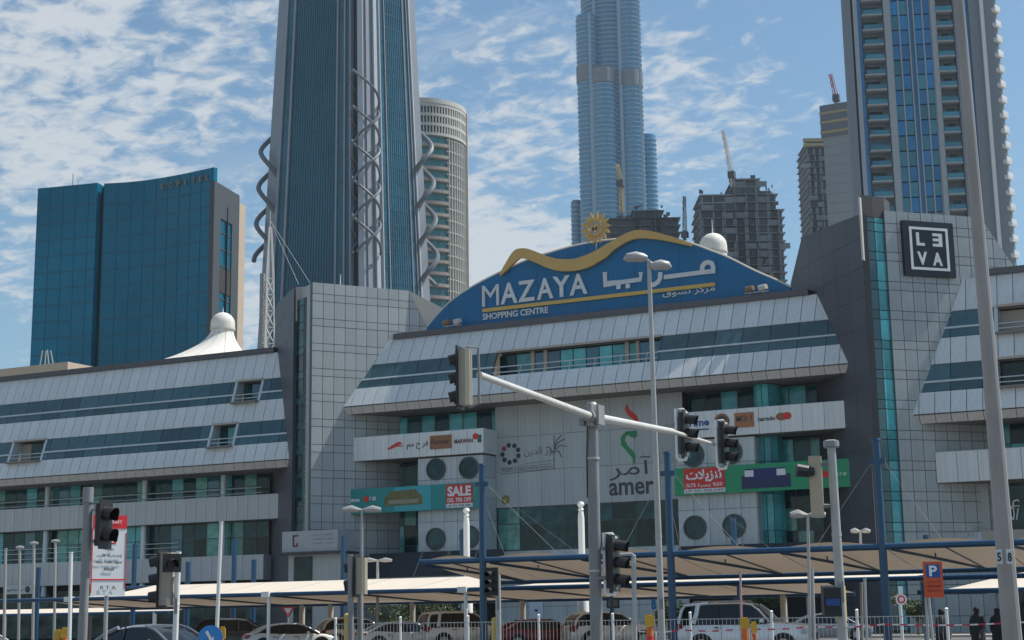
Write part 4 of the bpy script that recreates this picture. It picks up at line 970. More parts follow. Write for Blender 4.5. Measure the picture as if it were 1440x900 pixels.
# very tall skyscraper -------------------------------------------------------
DK = 1200
sk = empty('supertall_skyscraper', tuple(atd(858, 865, DK).xy)+(0,), 0, 'very tall blue skyscraper of stepped round lobes behind the rooftop sign', 'skyscraper')
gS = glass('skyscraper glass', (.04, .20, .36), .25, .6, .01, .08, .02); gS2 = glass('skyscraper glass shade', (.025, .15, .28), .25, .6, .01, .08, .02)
fin_m = mat('skyscraper steel', (.22, .33, .43), .4, .2); mech = mat('skyscraper louvre', (.16, .18, .20), .5, .3)
def lobe(x0, x1, ytop, D, m=gS, ztop=None, bands=(), finpx=()):
    xc = (x0+x1)/2; p = atd(xc, max(ytop, 0), D); r = (x1-x0)/2/2154*D; zt = ztop or p.z; n = 30
    base = Vector((p.x, p.y, 0)); q = MB(); q.lathe(base, [(r, 0), (r, zt), (r*.8, zt+1)], n); q.build('lobe', m, sk)
    q = MB(); z = 40
    while z < zt-1:
        q.lathe(base+Vector((0, 0, z)), [(r, 0), (r+.55, .05), (r+.55, .85), (r, .9)], n); z += 3.7
    tag(q.build('floor_ring', fin_m, sk), kind='stuff')
    for yb0, yb1 in bands:
        za, zb = atd(xc, yb1, D).z, atd(xc, yb0, D).z; q = MB(); q.lathe(base, [(r, za), (r+.9, za+.1), (r+.9, zb), (r, zb+.1)], n); q.build('plant_floor', mech, sk)
    for fx in finpx:
        d = Vector((atd(fx, 300, D).x-p.x, 0, 0)); s_ = max(-.98, min(.98, (fx-xc)/((x1-x0)/2))); v = Vector((-base.x, -base.y, 0)).normalized(); u_ = Vector((v.y, -v.x, 0)); u_ = u_ if u_.x > 0 else -u_
        pp = base+u_*(s_*r)+v*(math.sqrt(1-s_*s_)*(r+.5)); q = MB(); q.obox(pp+Vector((0, 0, zt/2)), u_*1.1, v*1.2, (0, 0, zt/2)); q.build('vertical_fin', fin_m, sk)
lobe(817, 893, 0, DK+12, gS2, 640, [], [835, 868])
lobe(810, 838, 24, DK-8, gS, None, [(100, 124)], [828])
lobe(832, 864, 99, DK-22, gS, None, [(99, 121)], [833])
lobe(866, 899, 0, DK-6, gS, 600, [(110, 133)], [870, 896])
lobe(897, 922, 192, DK-10, gS, None, [], [899])
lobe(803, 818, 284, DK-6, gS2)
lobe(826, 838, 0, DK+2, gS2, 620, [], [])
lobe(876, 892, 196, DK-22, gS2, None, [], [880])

# buildings under construction ----------------------------------------------
conc = mat('raw concrete', (.17, .20, .23), .9, var=.15, scale=.1); conc_d = mat('dark concrete', (.07, .085, .10), .9, var=.2, scale=.1); net = mat('debris netting', (.085, .105, .125), .9, var=.3, scale=.12)
def construction(label, xl, xr, D, steps, fh=3.6, depth=26, colw=5, dark=False, edge=True):
    a = atd(xl, 400, D); b_ = atd(xr, 400, D); a.z = b_.z = 0; d = (b_-a).normalized(); nn = Vector((-d.y, d.x, 0)); W_ = (b_-a).length
    t = empty('unfinished_building', tuple((a+b_)/2), 0, label, 'building', 'buildings under construction')
    full = min(y for _, _, y in steps)
    for x0, x1, yt in steps:
        u0 = (x0-xl)/(xr-xl)*W_; u1 = (x1-xl)/(xr-xl)*W_; zt = atd((x0+x1)/2, yt, D).z
        q = MB(); q.obox(a+d*((u0+u1)/2)+nn*(depth/2+.9)+Vector((0, 0, zt/2-.5)), d*((u1-u0)/2-.8), nn*(depth/2-.9), (0, 0, zt/2-.6)); q.build('core', conc_d if dark else net, t)
        z = 60
        sl_ = MB(); cl_ = MB()
        while z < zt:
            ee = 0
            sl_.obox(a+d*((u0+u1)/2+ee)+nn*(depth/2)+Vector((0, 0, z)), d*((u1-u0)/2+random.uniform(0, .25)), nn*(depth/2+.0), (0, 0, .22))
            k = u0+1
            while k < u1:
                if random.random() < .8 and z+fh < zt+1: cl_.obox(a+d*k+nn*1.0+Vector((0, 0, z+fh/2)), d*.28, nn*.28, (0, 0, fh/2-.2))
                if random.random() < .14 and z+fh < zt: cl_.obox(a+d*(k+colw/2)+nn*1.3+Vector((0, 0, z+fh/2-.3)), d*(colw/2-.3), nn*.08, (0, 0, fh/2-.5))
                k += colw
            z += fh
        sl_.build('floor_slab', conc_d if dark else conc, t); tag(cl_.build('column_grid', conc_d if dark else conc, t), kind='stuff')
        q = MB()
        for _ in range(int((u1-u0)/2.2)):
            k = random.uniform(u0, u1); q.obox(a+d*k+nn*random.uniform(0, 6)+Vector((0, 0, zt+random.uniform(0, 1.5))), d*random.uniform(.1, 1.1), nn*.15, (0, 0, random.uniform(.3, 1.0)))
        tag(q.build('rooftop_formwork', conc_d, t), kind='stuff')
    return t, a, d, nn, W_
construction('dark unfinished block with low upper box behind the sign wave', 856, 962, 720, [(856, 960, 300), (892, 937, 286)], dark=True)
t, a, d, nn, W_ = construction('wide unfinished concrete block with stepped top and scaffolded right edge', 986, 1108, 680, [(986, 1108, 284), (989, 1100, 264), (1036, 1076, 243), (1066, 1094, 256)])
q = MB(); z = 60
while z < 145:
    q.obox(a+d*(W_+1.2)+Vector((0, 0, z)), d*1.1, nn*1.5, (0, 0, .5)); z += 3.6
q.build('hoist_platform', conc, t)
q = MB(); q.tube(a+d*(W_+.4)+Vector((0, 0, 40)), a+d*(W_+.4)+Vector((0, 0, 140)), .2, n=5); q.build('hoist_mast', steel_d, t)
t, a, d, nn, W_ = construction('slim unfinished tower with netted top beside the grey tower', 1143, 1180, 800, [(1145, 1180, 186), (1143, 1176, 192)], colw=3.2, dark=False)
ynet = mat('yellow netting', (.30, .26, .15), .8)
for z_, r_ in ((185, .9), (192, .8)):
    zz = atd(1145, z_, 800).z; q = MB(); q.obox(a+d*(W_/2)+Vector((0, 0, zz)), d*(W_/2+1), nn*1.0, (0, 0, r_)); q.build('netting_band', ynet, t)
zz = atd(1122, 224, 800).z; q = MB(); q.obox(a+Vector((0, 0, zz))-d*.3, d*2.6, nn*1, (0, 0, .9)); q.build('loading_platform', conc, t)
# plain grey tower
a = atd(1158, 200, 560); b_ = atd(1212, 200, 560); zt = a.z+ (200-147)/2154*560
gtw = empty('grey_tower', (a.x, a.y, 0), 0, 'plain grey tower with yellow netting bands beside the large balcony tower', 'tower')
q = MB(); q.box((a.x, a.y, 0), (b_.x, a.y+20, zt-12)); q.build('wall', mat('grey tower wall', (.22, .25, .28), .8, var=.08, scale=.06), gtw)
q = MB(); q.box((a.x-.6, a.y-.6, zt-12), (b_.x, a.y+20, zt)); q.build('top_screen', mat('grey screen', (.12, .14, .17), .8), gtw)
for dz in (3.0, 6.5, 10.3): q = MB(); q.box((a.x-.8, a.y-.85, zt-dz-.5), (b_.x, a.y-.6, zt-dz+.4)); q.build('netting_band', ynet, gtw)
q = MB(); z = 60
while z < zt-13: q.box((a.x-.05, a.y-.06, z), (b_.x, a.y, z+.15)); z += 3.6
tag(q.build('floor_line', mat('grey line', (.16, .18, .2), .8), gtw), kind='stuff')
# cranes
def crane(label, pts, D, r, m, jib=None):
    P_ = [atd(x, y, D) for x, y in pts]; base = P_[0]
    t = empty('tower_crane', tuple(base), 0, label, 'crane', 'cranes over the unfinished buildings')
    for (p, q_), nm in zip(zip(P_[:-1], P_[1:]), ['mast', 'jib', 'jib_tie']):
        dd = (q_-p).normalized(); s1 = dd.orthogonal().normalized(); s2 = dd.cross(s1); q = MB(); w2 = r
        for i, j in ((-1, -1), (1, -1), (1, 1), (-1, 1)): q.tube(p+(s1*i+s2*j)*w2, q_+(s1*i+s2*j)*w2*.6, r*.28, n=4)
        n = max(3, int((q_-p).length/(r*4)))
        for k in range(n):
            a_, b2 = p+(q_-p)*(k/n), p+(q_-p)*((k+1)/n); sg = 1 if k % 2 else -1
            q.tube(a_+s1*w2*sg+s2*w2, b2-s1*w2*sg+s2*w2, r*.2, n=4); q.tube(a_+s2*w2*sg-s1*w2, b2-s2*w2*sg-s1*w2, r*.2, n=4)
        q.build(nm, m, t)
    c_ = P_[1]; q = MB(); q.obox(c_, (r*2, 0, 0), (0, r*2, 0), (0, 0, r*2)); q.build('cab', conc_d, t)
    return t
crane('tall leaning white crane jib on the stepped unfinished block', [(1030, 262), (1029, 246), (1017, 183)], 690, .75, mat('crane white', (.5, .5, .5), .6))
crane('short red and white crane on the plain grey tower', [(1176, 150), (1176, 138), (1168, 104)], 570, .6, mat('crane red', (.35, .12, .12), .6))
crane('yellow crane mast standing against the very tall skyscraper', [(874, 298), (873, 258), (868, 231)], 710, .8, mat('crane yellow', (.40, .33, .18), .6))
crane('slim dark hoist mast between the two unfinished blocks', [(963, 420), (963, 330), (962.5, 276)], 700, .7, conc_d)

# big balcony tower at the right --------------------------------------------
DR = 350
a = atd(1184, 0, DR*1.01); b_ = atd(1393, 0, DR); a.z = b_.z = 0; d = (b_-a).normalized(); nn = Vector((-d.y, d.x, 0)); W_ = (b_-a).length
rt = empty('balcony_tower', tuple((a+b_)/2), 0, 'tall grey residential tower with balcony stacks and a blue glass centre strip', 'tower')
HR = 190.0
U_ = lambda x: (x-1184)/(1393-1184)*W_
def rb(q, u0, u1, z0, z1, o0, o1):
    q.add([a+d*u0-nn*o0+Vector((0, 0, z0)), a+d*u1-nn*o0+Vector((0, 0, z0)), a+d*u1-nn*o0+Vector((0, 0, z1)), a+d*u0-nn*o0+Vector((0, 0, z1)), a+d*u0-nn*o1+Vector((0, 0, z0)), a+d*u1-nn*o1+Vector((0, 0, z0)), a+d*u1-nn*o1+Vector((0, 0, z1)), a+d*u0-nn*o1+Vector((0, 0, z1))], [(3,2,1,0),(4,5,6,7),(0,1,5,4),(1,2,6,5),(2,3,7,6),(3,0,4,7)])
rg = mat('balcony tower grey', (.17, .205, .245), .75, var=.05, scale=.05); rg2 = mat('balcony tower pale', (.28, .325, .37), .7, var=.05); rw = mat('balcony tower white', (.58, .61, .64), .6)
gR = glass('balcony tower blue glass', (.012, .15, .36), .12, .7, .03, .3, .08); gR2 = glass('balcony tower teal glass', (.03, .17, .24), .15, .7, .03, .3, .1)
q = MB(); q.prism([tuple((a+nn*2.2).xy), tuple((b_+nn*2.2).xy), tuple((b_+nn*28).xy), tuple((a+d*6.5+nn*28).xy)], 0, HR); q.build('tower_body', rg, rt)
for x0, x1, m, o in ((1184, 1195, rg, .2), (1195, 1198, tdk, -.6), (1198, 1204, rg2, .3), (1241, 1250, rg2, .6), (1307, 1314, rg2, .6), (1339, 1346, rg, .3), (1361, 1376, rg, 0), (1376, 1381, rw, .8), (1381, 1393, rg, 0)):
    q = MB(); rb(q, U_(x0), U_(x1), 0, HR, -2.2, o); q.build('pier', m, rt)
zt0 = 60; FH = 3.6
# centre glass strip
for x0, x1 in ((1250, 1275), (1284, 1307)):
    k = 0; z = zt0
    while z < HR-1:
        for h_ in range(2):
            xa, xb = x0+(x1-x0)*h_/2, x0+(x1-x0)*(h_+1)/2
            blank = 78 < z < 87
            q = MB(); rb(q, U_(xa)+.12, U_(xb)-.12, z+.15, z+FH-.15, -1.0, -.1); q.build('blank_panel' if blank else 'window_pane', rg if blank else (gR2 if (z < 118 and (k+h_) % 2 == 0) or random.random() < .12 else gR), rt)
        z += FH; k += 1
q = MB(); rb(q, U_(1276.5), U_(1282.5), 0, HR, -1.2, -.3); q.build('glass_spine', gR, rt)
q = MB()
for x in (1250.4, 1262.5, 1275.8, 1283.2, 1295.5, 1306.6): rb(q, U_(x)-.15, U_(x)+.15, 0, HR, -1.2, .15)
q.build('strip_mullion', rg2, rt)
q = MB(); rb(q, U_(1250)+.2, U_(1307)-.2, 0, HR, -2.2, -1.15); q.build('strip_backing', gR, rt)
# balconies
for x0, x1, xg in ((1204, 1241, 1212), (1314, 1339, 1314)):
    q = MB(); rb(q, U_(x0), U_(x1), 0, HR, -2.25, -1.9); q.build('balcony_rear_wall', rg, rt)
    if x0 == 1204: q = MB(); rb(q, U_(1204), U_(1209), 0, HR, -1.8, -.4); q.build('glass_strip', gR, rt)
    z = zt0; k = 0
    while z < HR-2:
        louv = z < 88
        o = .9 if not louv else 0
        bal = MB(); rb(bal, U_(xg)-(.3 if x0 == 1204 else 0), U_(x1)-.3, z, z+.32, -1.9, o); bo = bal.build('balcony', rg2, rt)
        q = MB(); rb(q, U_(xg), U_(x1)-.4, z+.32, z+1.35, o-.15, o-.05); q.build('balustrade', gR2 if not louv else rg, bo)
        q = MB(); rb(q, U_(x0+9), U_(x1-8 if x0 == 1204 else x1-6), z+.4, z+2.9, -1.88, -1.8); q.build('balcony_door', g_dark if k % 3 else g_blue, rt)
        z += FH; k += 1
q = MB(); rb(q, U_(1354), U_(1361), 0, HR, -2.0, -.6); q.build('glass_strip', gR, rt)
# right side with stacked balconies
e = a+d*W_; ang = math.atan2(d.y, d.x); dd2 = Vector((math.cos(ang+.9), math.sin(ang+.9), 0)); nn2 = Vector((dd2.y, -dd2.x, 0))
q = MB(); q.prism([tuple((e+nn*.2).xy), tuple((e+dd2*2.6).xy), tuple((e+dd2*2.6+nn*18).xy), tuple((e+nn*20).xy)], 0, HR); q.build('side_wing', rg, rt)
z = 60; 
while z < HR-2:
    for s0 in (0.1,):
        bal = MB(); c_ = e+dd2*(s0+1.2)+nn2*.35+Vector((0, 0, z)); bal.obox(c_, dd2*1.2, nn2*.5, (0, 0, .2)); bal.obox(c_+nn2*.48+Vector((0, 0, .75)), dd2*1.2, nn2*.06, (0, 0, .55)); bal.build('side_balcony', rw, rt)
    z += FH

# roof objects on the mall ---------------------------------------------------
def domed_tent(label, c, rb_, rd, zb, zt, skirt):
    t = empty('domed_roof_tent', (c.x, c.y, zb), 0, label, 'roof tent', 'white domes on the shopping centre roof')
    wm = mat('white membrane', (.70, .68, .63), .7, var=.06, scale=.8, streak=.15)
    if skirt:
        prof = [(rb_*(1-k/10)**2.1+rd*.86, (zt-zb-rd)*k/10) for k in range(11)]; q = MB(); q.lathe((c.x, c.y, zb), prof, 32)
        for v in q.v: f_ = max(0, 1-(v.z-zb)/(zt-zb-rd)); v.x -= 2.6*f_**2; v.y -= 1.0*f_**2
        mo_ = q.build('membrane', wm, t, True)
        for k_ in range(12): sq = MB(); sq.path([q.v[r_*32+int(k_*32/12)] for r_ in range(11)], .035, 4); sq.build('seam', mat('membrane seam', (.45, .43, .4), .7), mo_)
    zc = zt-rd*.9; prof = [(rd*1.0, zc-rd*.35-zb)]+[(rd*math.cos(x), zc+rd*math.sin(x)-zb) for x in [i*math.pi/16 for i in range(0, 8)]]+[(.02, zc+rd-zb)]
    q = MB(); q.lathe((c.x, c.y, zb), prof, 32); q.build('dome', wm, t, True)
    q = MB(); q.lathe((c.x, c.y, zb), [(rd*1.0, zc-rd*.5-zb), (rd*1.04, zc-rd*.48-zb), (rd*1.04, zc-rd*.38-zb), (rd, zc-rd*.36-zb)], 32); q.build('collar', mat('dome collar', (.5, .49, .46), .6), t)
    q = MB(); q.tube((c.x, c.y, zc+rd), (c.x, c.y, zc+rd+(1.3 if not skirt else .6)), .07, .02, 6); q.build('finial', white_m, t)
    return t
c = atd(313, 470, 175); k = 175/2154
domed_tent('white conical roof tent with round dome cap beside the teal hotel', c, 7.6, 17*k, atd(313, 510, 175).z-1.5, atd(313, 440, 175).z, True)
c = atd(1003, 350, 140); k = 140/2154
t = domed_tent('white dome with spike behind the right end of the blue sign', c, 3, 19.5*k, atd(1003, 380, 140).z, atd(1003, 329, 140).z, False)
q = MB(); q.lathe((c.x, c.y, 20), [(19*k, 0), (19*k, atd(1003, 356, 140).z-20)], 28); q.build('drum', mat('white membrane', (.7, .68, .63)), t)
# lattice mast with guy wires
mb_ = onY(374, 492, 118); bz = 24.2; tz = onY(378, 297, 118).z
lm = empty('lattice_mast', (mb_.x, 118, bz), 0, 'white lattice mast with guy wires on the left roof', 'mast'); wmst = mat('mast white', (.55, .55, .53), .5)
cpt = Vector((mb_.x+.25, 118, 0)); zk = onY(377, 392, 118).z
def leg(i, z):
    w2 = (.62*(1-.35*(z-bz)/(zk-bz))) if z < zk else .4*(tz-z)/(tz-zk)+.03; a_ = 2*math.pi*i/3+.5; return Vector((cpt.x+w2*math.cos(a_), cpt.y+w2*math.sin(a_), z))
zs = [bz+(zk-bz)*k/6 for k in range(7)]+[zk+(tz-1.6-zk)*k/2 for k in (1, 2)]
for i in range(3):
    q = MB()
    for z0, z1 in zip(zs[:-1], zs[1:]): q.tube(leg(i, z0), leg(i, z1), .075, n=6)
    q.build('leg', wmst, lm)
q = MB()
for z0, z1 in zip(zs[:7][:-1], zs[:7][1:]):
    for i in range(3):
        j = (i+1) % 3; q.tube(leg(i, z0), leg(j, z1), .04, n=4); q.tube(leg(j, z0), leg(i, z1), .04, n=4); q.tube(leg(i, z1), leg(j, z1), .04, n=4)
q.build('cross_bracing', wmst, lm)
q = MB(); q.tube((cpt.x, cpt.y, zk-.2), (cpt.x, cpt.y, tz), .07, .03, 6); q.build('spike', wmst, lm)
for x, y in ((420, 400), (436, 398), (388, 493)):
    p = onY(x, y, 114); q = MB(); q.tube((cpt.x, cpt.y, onY(378, 310, 118).z), p, .018, n=4); q.build('guy_wire', wmst, lm)
q = MB(); q.box((cpt.x-.8, 117.6, bz+3), (cpt.x-.45, 118, bz+10)); q.build('antenna_panel', steel_d, lm)
p = onL(463, 401, *ltF)+Vector((.3, 1.2, 0)); q = MB(); q.tube((p.x, p.y, p.z-.3), (p.x, p.y, p.z+1.1), .06, .03, 5); tag(q.build('roof_vent_pipe', white_m), 'small white pipe standing on top of the left grey tower', 'pipe')

# ------------------------------------------------------------------ shade canopies over the car park
fab = bpy.data.materials.new('cream shade fabric'); fab.use_nodes = True
_t = fab.node_tree; _b = _t.nodes['Principled BSDF']; _b.inputs['Base Color'].default_value = (.74, .66, .55, 1); _b.inputs['Roughness'].default_value = .8
_tr = _t.nodes.new('ShaderNodeBsdfTranslucent'); _tr.inputs[0].default_value = (.52, .40, .29, 1); _mx = _t.nodes.new('ShaderNodeMixShader'); _mx.inputs[0].default_value = .16
_o = _t.nodes['Material Output']; _t.links.new(_b.outputs[0], _mx.inputs[1]); _t.links.new(_tr.outputs[0], _mx.inputs[2]); _t.links.new(_mx.outputs[0], _o.inputs[0])
_n = _t.nodes.new('ShaderNodeTexNoise'); _n.inputs['Scale'].default_value = 1.2; _n.inputs['Detail'].default_value = 4; _bp = _t.nodes.new('ShaderNodeBump'); _bp.inputs['Strength'].default_value = .25; _bp.inputs['Distance'].default_value = .2
_t.links.new(_n.outputs[0], _bp.inputs['Height']); _t.links.new(_bp.outputs[0], _b.inputs['Normal'])
def sheet(par, x0, x1, y0, y1, z0, z1, nx, hump=.0, sag=.12, name='fabric', taper=0):
    q = MB(); nv = 6; vv = []
    for i in range(nx+1):
        u = i/nx
        for j in range(nv+1):
            v = j/nv; zz = z0+(z1-z0)*v - sag*math.sin(math.pi*v)*(.6+.4*math.sin(math.pi*u)) + hump*math.sin(math.pi*u)*(1-v)
            vv.append((x0+(x1-x0)*u, y0+(y1-y0)*v, zz))
    k = nv+1; q.add(vv, [(i*k+j, (i+1)*k+j, (i+1)*k+j+1, i*k+j+1) for i in range(nx) for j in range(nv)])
    o = q.build(name, fab, par, True, fix=False); return o
XM = [-28.65-8.02*2+8.02*k for k in range(0, 8)]     # mast lines
def YZ(x, y, Y): return onY(x, y, Y).z
# row A: near high edge, underside seen
cA = empty('parking_shade_canopy', (-12, 55, 0), 0, 'long shade canopy with brown underside on tall navy masts with stay cables', 'canopy', 'fabric shade canopies over the car park')
zA, zA2 = 3.82, 3.13
masts = [(679, 684), (945, 672), (1242, 655)]
mx = [onY(x, 785, 55).x for x, _ in masts]; stp = (mx[2]-mx[0])/2; mx = [mx[0]+stp*k for k in range(4)]
xs_ = mx[0]-2.9
for k, x in enumerate(mx):
    q = MB(); q.tube((x, 55, 0), (x, 55, 7.6), .155, .13, 14); q.tube((x, 55, 7.6), (x, 55, 7.68), .17, .15, 14); mo = q.build('mast', navy, cA, True)
    q = MB(); 
    for s_ in (-1, 1): q.box((x+s_*.17-.12, 54.95, 6.75), (x+s_*.17+.12, 55.05, 6.95))
    q.build('cable_lug', navy, mo)
    for s_ in (-1, 1):
        for dx, yy in ((3.6, 58), (1.6, 61)):
            q = MB(); q.tube((x+s_*.2, 55, 6.85), (x+s_*dx, yy, zA-.3 if yy < 60 else zA2+.15), .006, n=4); q.build('stay_cable', steel_d, cA)
q = MB(); q.tube((xs_, 55, zA), (mx[3]+4, 55, zA), .115, n=10); q.build('front_beam', navy, cA, True)
q = MB(); q.tube((xs_, 61, zA2-.06), (mx[3]+4, 61, zA2-.06), .09, n=8); q.build('rear_beam', navy, cA, True)
bays = []
x = xs_; 
cuts = [xs_, mx[0], mx[0]+stp/2, mx[1], mx[1]+stp/2, mx[2], mx[2]+stp/2, mx[3]]
for a_, b2 in zip(cuts[:-1], cuts[1:]):
    sheet(cA, a_+.02, b2-.02, 55.1, 60.9, zA+.03, zA2+.02, 10, .20, .10)
    for f0 in (.08, .55):
        q = MB(); q.tube((a_+(b2-a_)*f0, 55, zA-.1), (a_+(b2-a_)*.62, 60.9, zA2), .06 if f0 < .3 else .035, n=6); q.build('strut', navy, cA)
    q = MB(); q.tube((a_+(b2-a_)*.35, 57.2, zA-.35), (a_+(b2-a_)*.35, 57.2, zA-.02), .03, n=5); q.build('hanger', navy, cA)
# row B: low edge in front, sunlit top
cB = empty('parking_shade_canopy', (-40, 61, 0), 0, 'long cream shade canopy with sunlit top on thin pale posts in front of the building', 'canopy', 'fabric shade canopies over the car park')
XB0 = onY(52, 841, 61.4).x; XB1 = onY(672, 826, 61.4).x
nb = 7; wB = (XB1-XB0)/nb
for k in range(nb):
    a_, b2 = XB0+wB*k, XB0+wB*(k+1)
    if k == 0:
        q = MB(); vv = []; 
        for i in range(7):
            u = i/6
            for j in range(6): v = j/5; vv.append((a_+(b2-a_)*u, 61.4+4.8*v, 2.88+.62*v*u-.05*math.sin(math.pi*v)))
        q.add(vv, [(i*6+j, (i+1)*6+j, (i+1)*6+j+1, i*6+j+1) for i in range(6) for j in range(5)]); q.build('fabric', fab, cB, True, fix=False)
    else: sheet(cB, a_+.02, b2-.02, 61.4, 66.2, 2.88, 3.52, 10, -.03, .06)
q = MB(); q.tube((XB0-12, 61.35, 2.80), (XB1+.4, 61.35, 2.80), .10, n=8); q.build('front_beam', navy, cB, True)
q = MB(); q.tube((XB0, 66.3, 3.45), (XB1+.4, 66.3, 3.45), .08, n=8); q.build('rear_beam', navy, cB, True)
for px in (100, 378, 655): p = onY(px, 850, 61.35); q = MB(); q.tube((p.x, 61.35, 0), (p.x, 61.35, 2.8), .085, n=10); q.obox((p.x-.1, 61.3, 2.8), (.22, 0, 0), (0, .15, 0), (0, 0, .13)); q.build('post', white_m, cB, True)
cC = empty('parking_shade_canopy', (-10, 61.5, 0), 0, 'cream shade canopy strip behind the navy mast row, lit edge showing at right', 'canopy', 'fabric shade canopies over the car park')
x = XB1+1.2; x2 = onY(1285, 820, 61.8).x; n = 4
for k in range(n):
    a_, b2 = x+(x2-x)*k/n, x+(x2-x)*(k+1)/n; sheet(cC, a_+.02, b2-.02, 61.6, 66.2, 2.90, 3.16, 10, 0, .03)
q = MB(); q.tube((x, 61.6, 2.82), (x2+8, 61.6, 2.82), .10, n=8); q.build('front_beam', navy, cC, True)
x3, x4 = onY(1290, 830, 62.5).x, onY(1520, 820, 62.5).x
q = MB(); vv = []
for i in range(9):
    u_ = i/8
    for j in range(6): v_ = j/5; vv.append((x3+(x4-x3)*u_, 62.5+4.6*v_, 2.38+.72*v_*min(1, u_*1.8)-.05*math.sin(math.pi*v_)))
q.add(vv, [(i*6+j, (i+1)*6+j, (i+1)*6+j+1, i*6+j+1) for i in range(8) for j in range(5)]); q.build('fabric', fab, cC, True, fix=False)
q = MB(); q.tube((x3, 62.5, 2.30), (x4, 62.5, 2.30), .10, n=8); q.build('front_beam', navy, cC, True)
for px in (860, 1040, 1300): p = onY(px, 850, 61.6); q = MB(); q.tube((p.x, 61.6, 0), (p.x, 61.6, 2.7), .09, n=10); q.build('post', navy, cC, True)
cD = empty('parking_shade_canopy', (-30, 68, 0), 0, 'rear shade canopy whose brown underside shows beneath the cream one', 'canopy', 'fabric shade canopies over the car park')
xa, xb = onY(60, 840, 68).x, onY(1160, 830, 68).x; n = 9
for k in range(n): a_, b2 = xa+(xb-xa)*k/n, xa+(xb-xa)*(k+1)/n; sheet(cD, a_+.02, b2-.02, 67.6, 73.2, 2.95, 2.45, 8, .1, .06); q = MB(); q.tube((a_+.5, 67.6, 2.9), (a_+(b2-a_)*.6, 73.2, 2.4), .05, n=6); q.build('strut', navy, cD)
for k in range(n):
    a_, b2 = xa+(xb-xa)*k/n, xa+(xb-xa)*(k+1)/n
    pass
q = MB(); q.tube((xa, 67.6, 2.93), (xb, 67.6, 2.93), .08, n=8); q.build('front_beam', navy, cD, True)
q = MB(); q.tube((xa, 73.3, 2.4), (xb, 73.3, 2.4), .09, n=8); q.build('rear_beam', navy, cD, True)
for px in (425, 465, 580, 735, 1102): p = onY(px, 850, 73.3); q = MB(); q.tube((p.x, 73.3, 0), (p.x, 73.3, 2.4), .16, n=10); q.build('post', mat('pale post', (.5, .48, .43), .6), cD, True)
cE = empty('parking_shade_canopy', (-60, 80, 0), 0, 'low far shade canopy strip at the left edge behind thin white poles', 'canopy', 'fabric shade canopies over the car park')
xa, xb = onY(-60, 853, 80).x, onY(238, 850, 80).x
for k in range(4): a_, b2 = xa+(xb-xa)*k/4, xa+(xb-xa)*(k+1)/4; sheet(cE, a_+.02, b2-.02, 80, 84, 2.28, 2.62, 8, 0, .03)
q = MB(); q.tube((xa, 80, 2.2), (xb, 80, 2.2), .1, n=8); q.build('front_beam', navy, cE, True)
for px in (8, 52, 218): p = onY(px, 850, 80); q = MB(); q.tube((p.x, 80, 0), (p.x, 80, 2.2), .13, n=8); q.build('post', white_m, cE, True)
# navy pylons further back
pyl = [(52, 798), (187, 765), (263, 790), (328, 758), (356, 787), (482, 753), (651, 745), (1036, 728), (1308, 752)]
pl_l = ['behind the far left pale panels', 'just left of the tall sign', 'right of the tipped signal', 'the taller below the second white column', 'just right of the taller one', 'beside the grey tower foot', 'beside the left white lantern post', 'crossing the round window under the green banner', 'short one on the grey wall at right']
def navy_post(px, yt, Y, lb):
    p = onY(px, 850, Y); t = onY(px, yt, Y).z; q = MB(); q.tube((p.x, Y, 0), (p.x, Y, t), .155, n=12); o = q.build('steel_pylon', navy, None, True)
    tag(o, 'navy pylon standing '+lb, 'pylon', 'navy pylons behind the canopies'); return p.x, t
for (px, yt), lb in zip(pyl, pl_l): navy_post(px, yt, 76 if px != 1308 else 90, lb)
cb_ = MB()
# white lantern posts
for px, yt, lb in ((657, 714, 'white bulb topped post beside the navy mast under the SALE banner'), (820, 705, 'white bulb topped post left of the grey signal mast')):
    p = onY(px, 850, 74); t = onY(px, yt, 74).z; e = empty('lantern_post', (p.x, 74, 0), 0, lb, 'post', 'white bulb topped posts')
    q = MB(); q.lathe((p.x, 74, 0), [(.30, 0), (.30, 2.6), (.2, 2.8), (.17, 3.0), (.17, t-.9), (.14, t-.6), (.11, t-.5)], 14); q.build('shaft', white_m, e, True)
    q = MB(); q.lathe((p.x, 74, t-.5), [(.11, 0), (.17, .08), (.1, .16), (.12, .22), (.2, .34), (.13, .48), (.02, .5)], 14); q.build('bulb', white_m, e, True)

# ------------------------------------------------------------------ lamps, masts, signals
def pole_thing(name, label, cat, px_b, px_t, yt, D, r0, r1, m, group=None):
    b = gnd(px_b, D); tz_ = atd(px_t, yt, D); t = empty(name, tuple(b), 0, label, cat, group)
    q = MB(); q.tube(b, (tz_.x, tz_.y, tz_.z), r0, r1, 16); q.build('pole', m, t, True)
    tz2 = Vector(tz_)
    for f_ in (.34, .67): pc = b+(tz2-b)*f_; rr_ = r0+(r1-r0)*f_; q = MB(); q.tube(pc, pc+Vector((0, 0, .05)), rr_*1.10, n=16); q.build('joint_collar', m, t)
    q = MB(); hp_ = b+(tz2-b).normalized()*1.9; nn_ = Vector((-FW.x, -FW.y, 0)).normalized(); q.obox(hp_+nn_*(r0*.93), RT*r0*.5, nn_*.01, (0, 0, .16)); q.build('access_hatch', steel_d, t)
    q = MB(); q.lathe(b, [(r0*1.9, 0), (r0*1.9, .06), (r0*1.25, .1), (r0*1.2, .35), (r0, .38)], 16); q.build('base_plate', m, t)
    return t, b, tz_
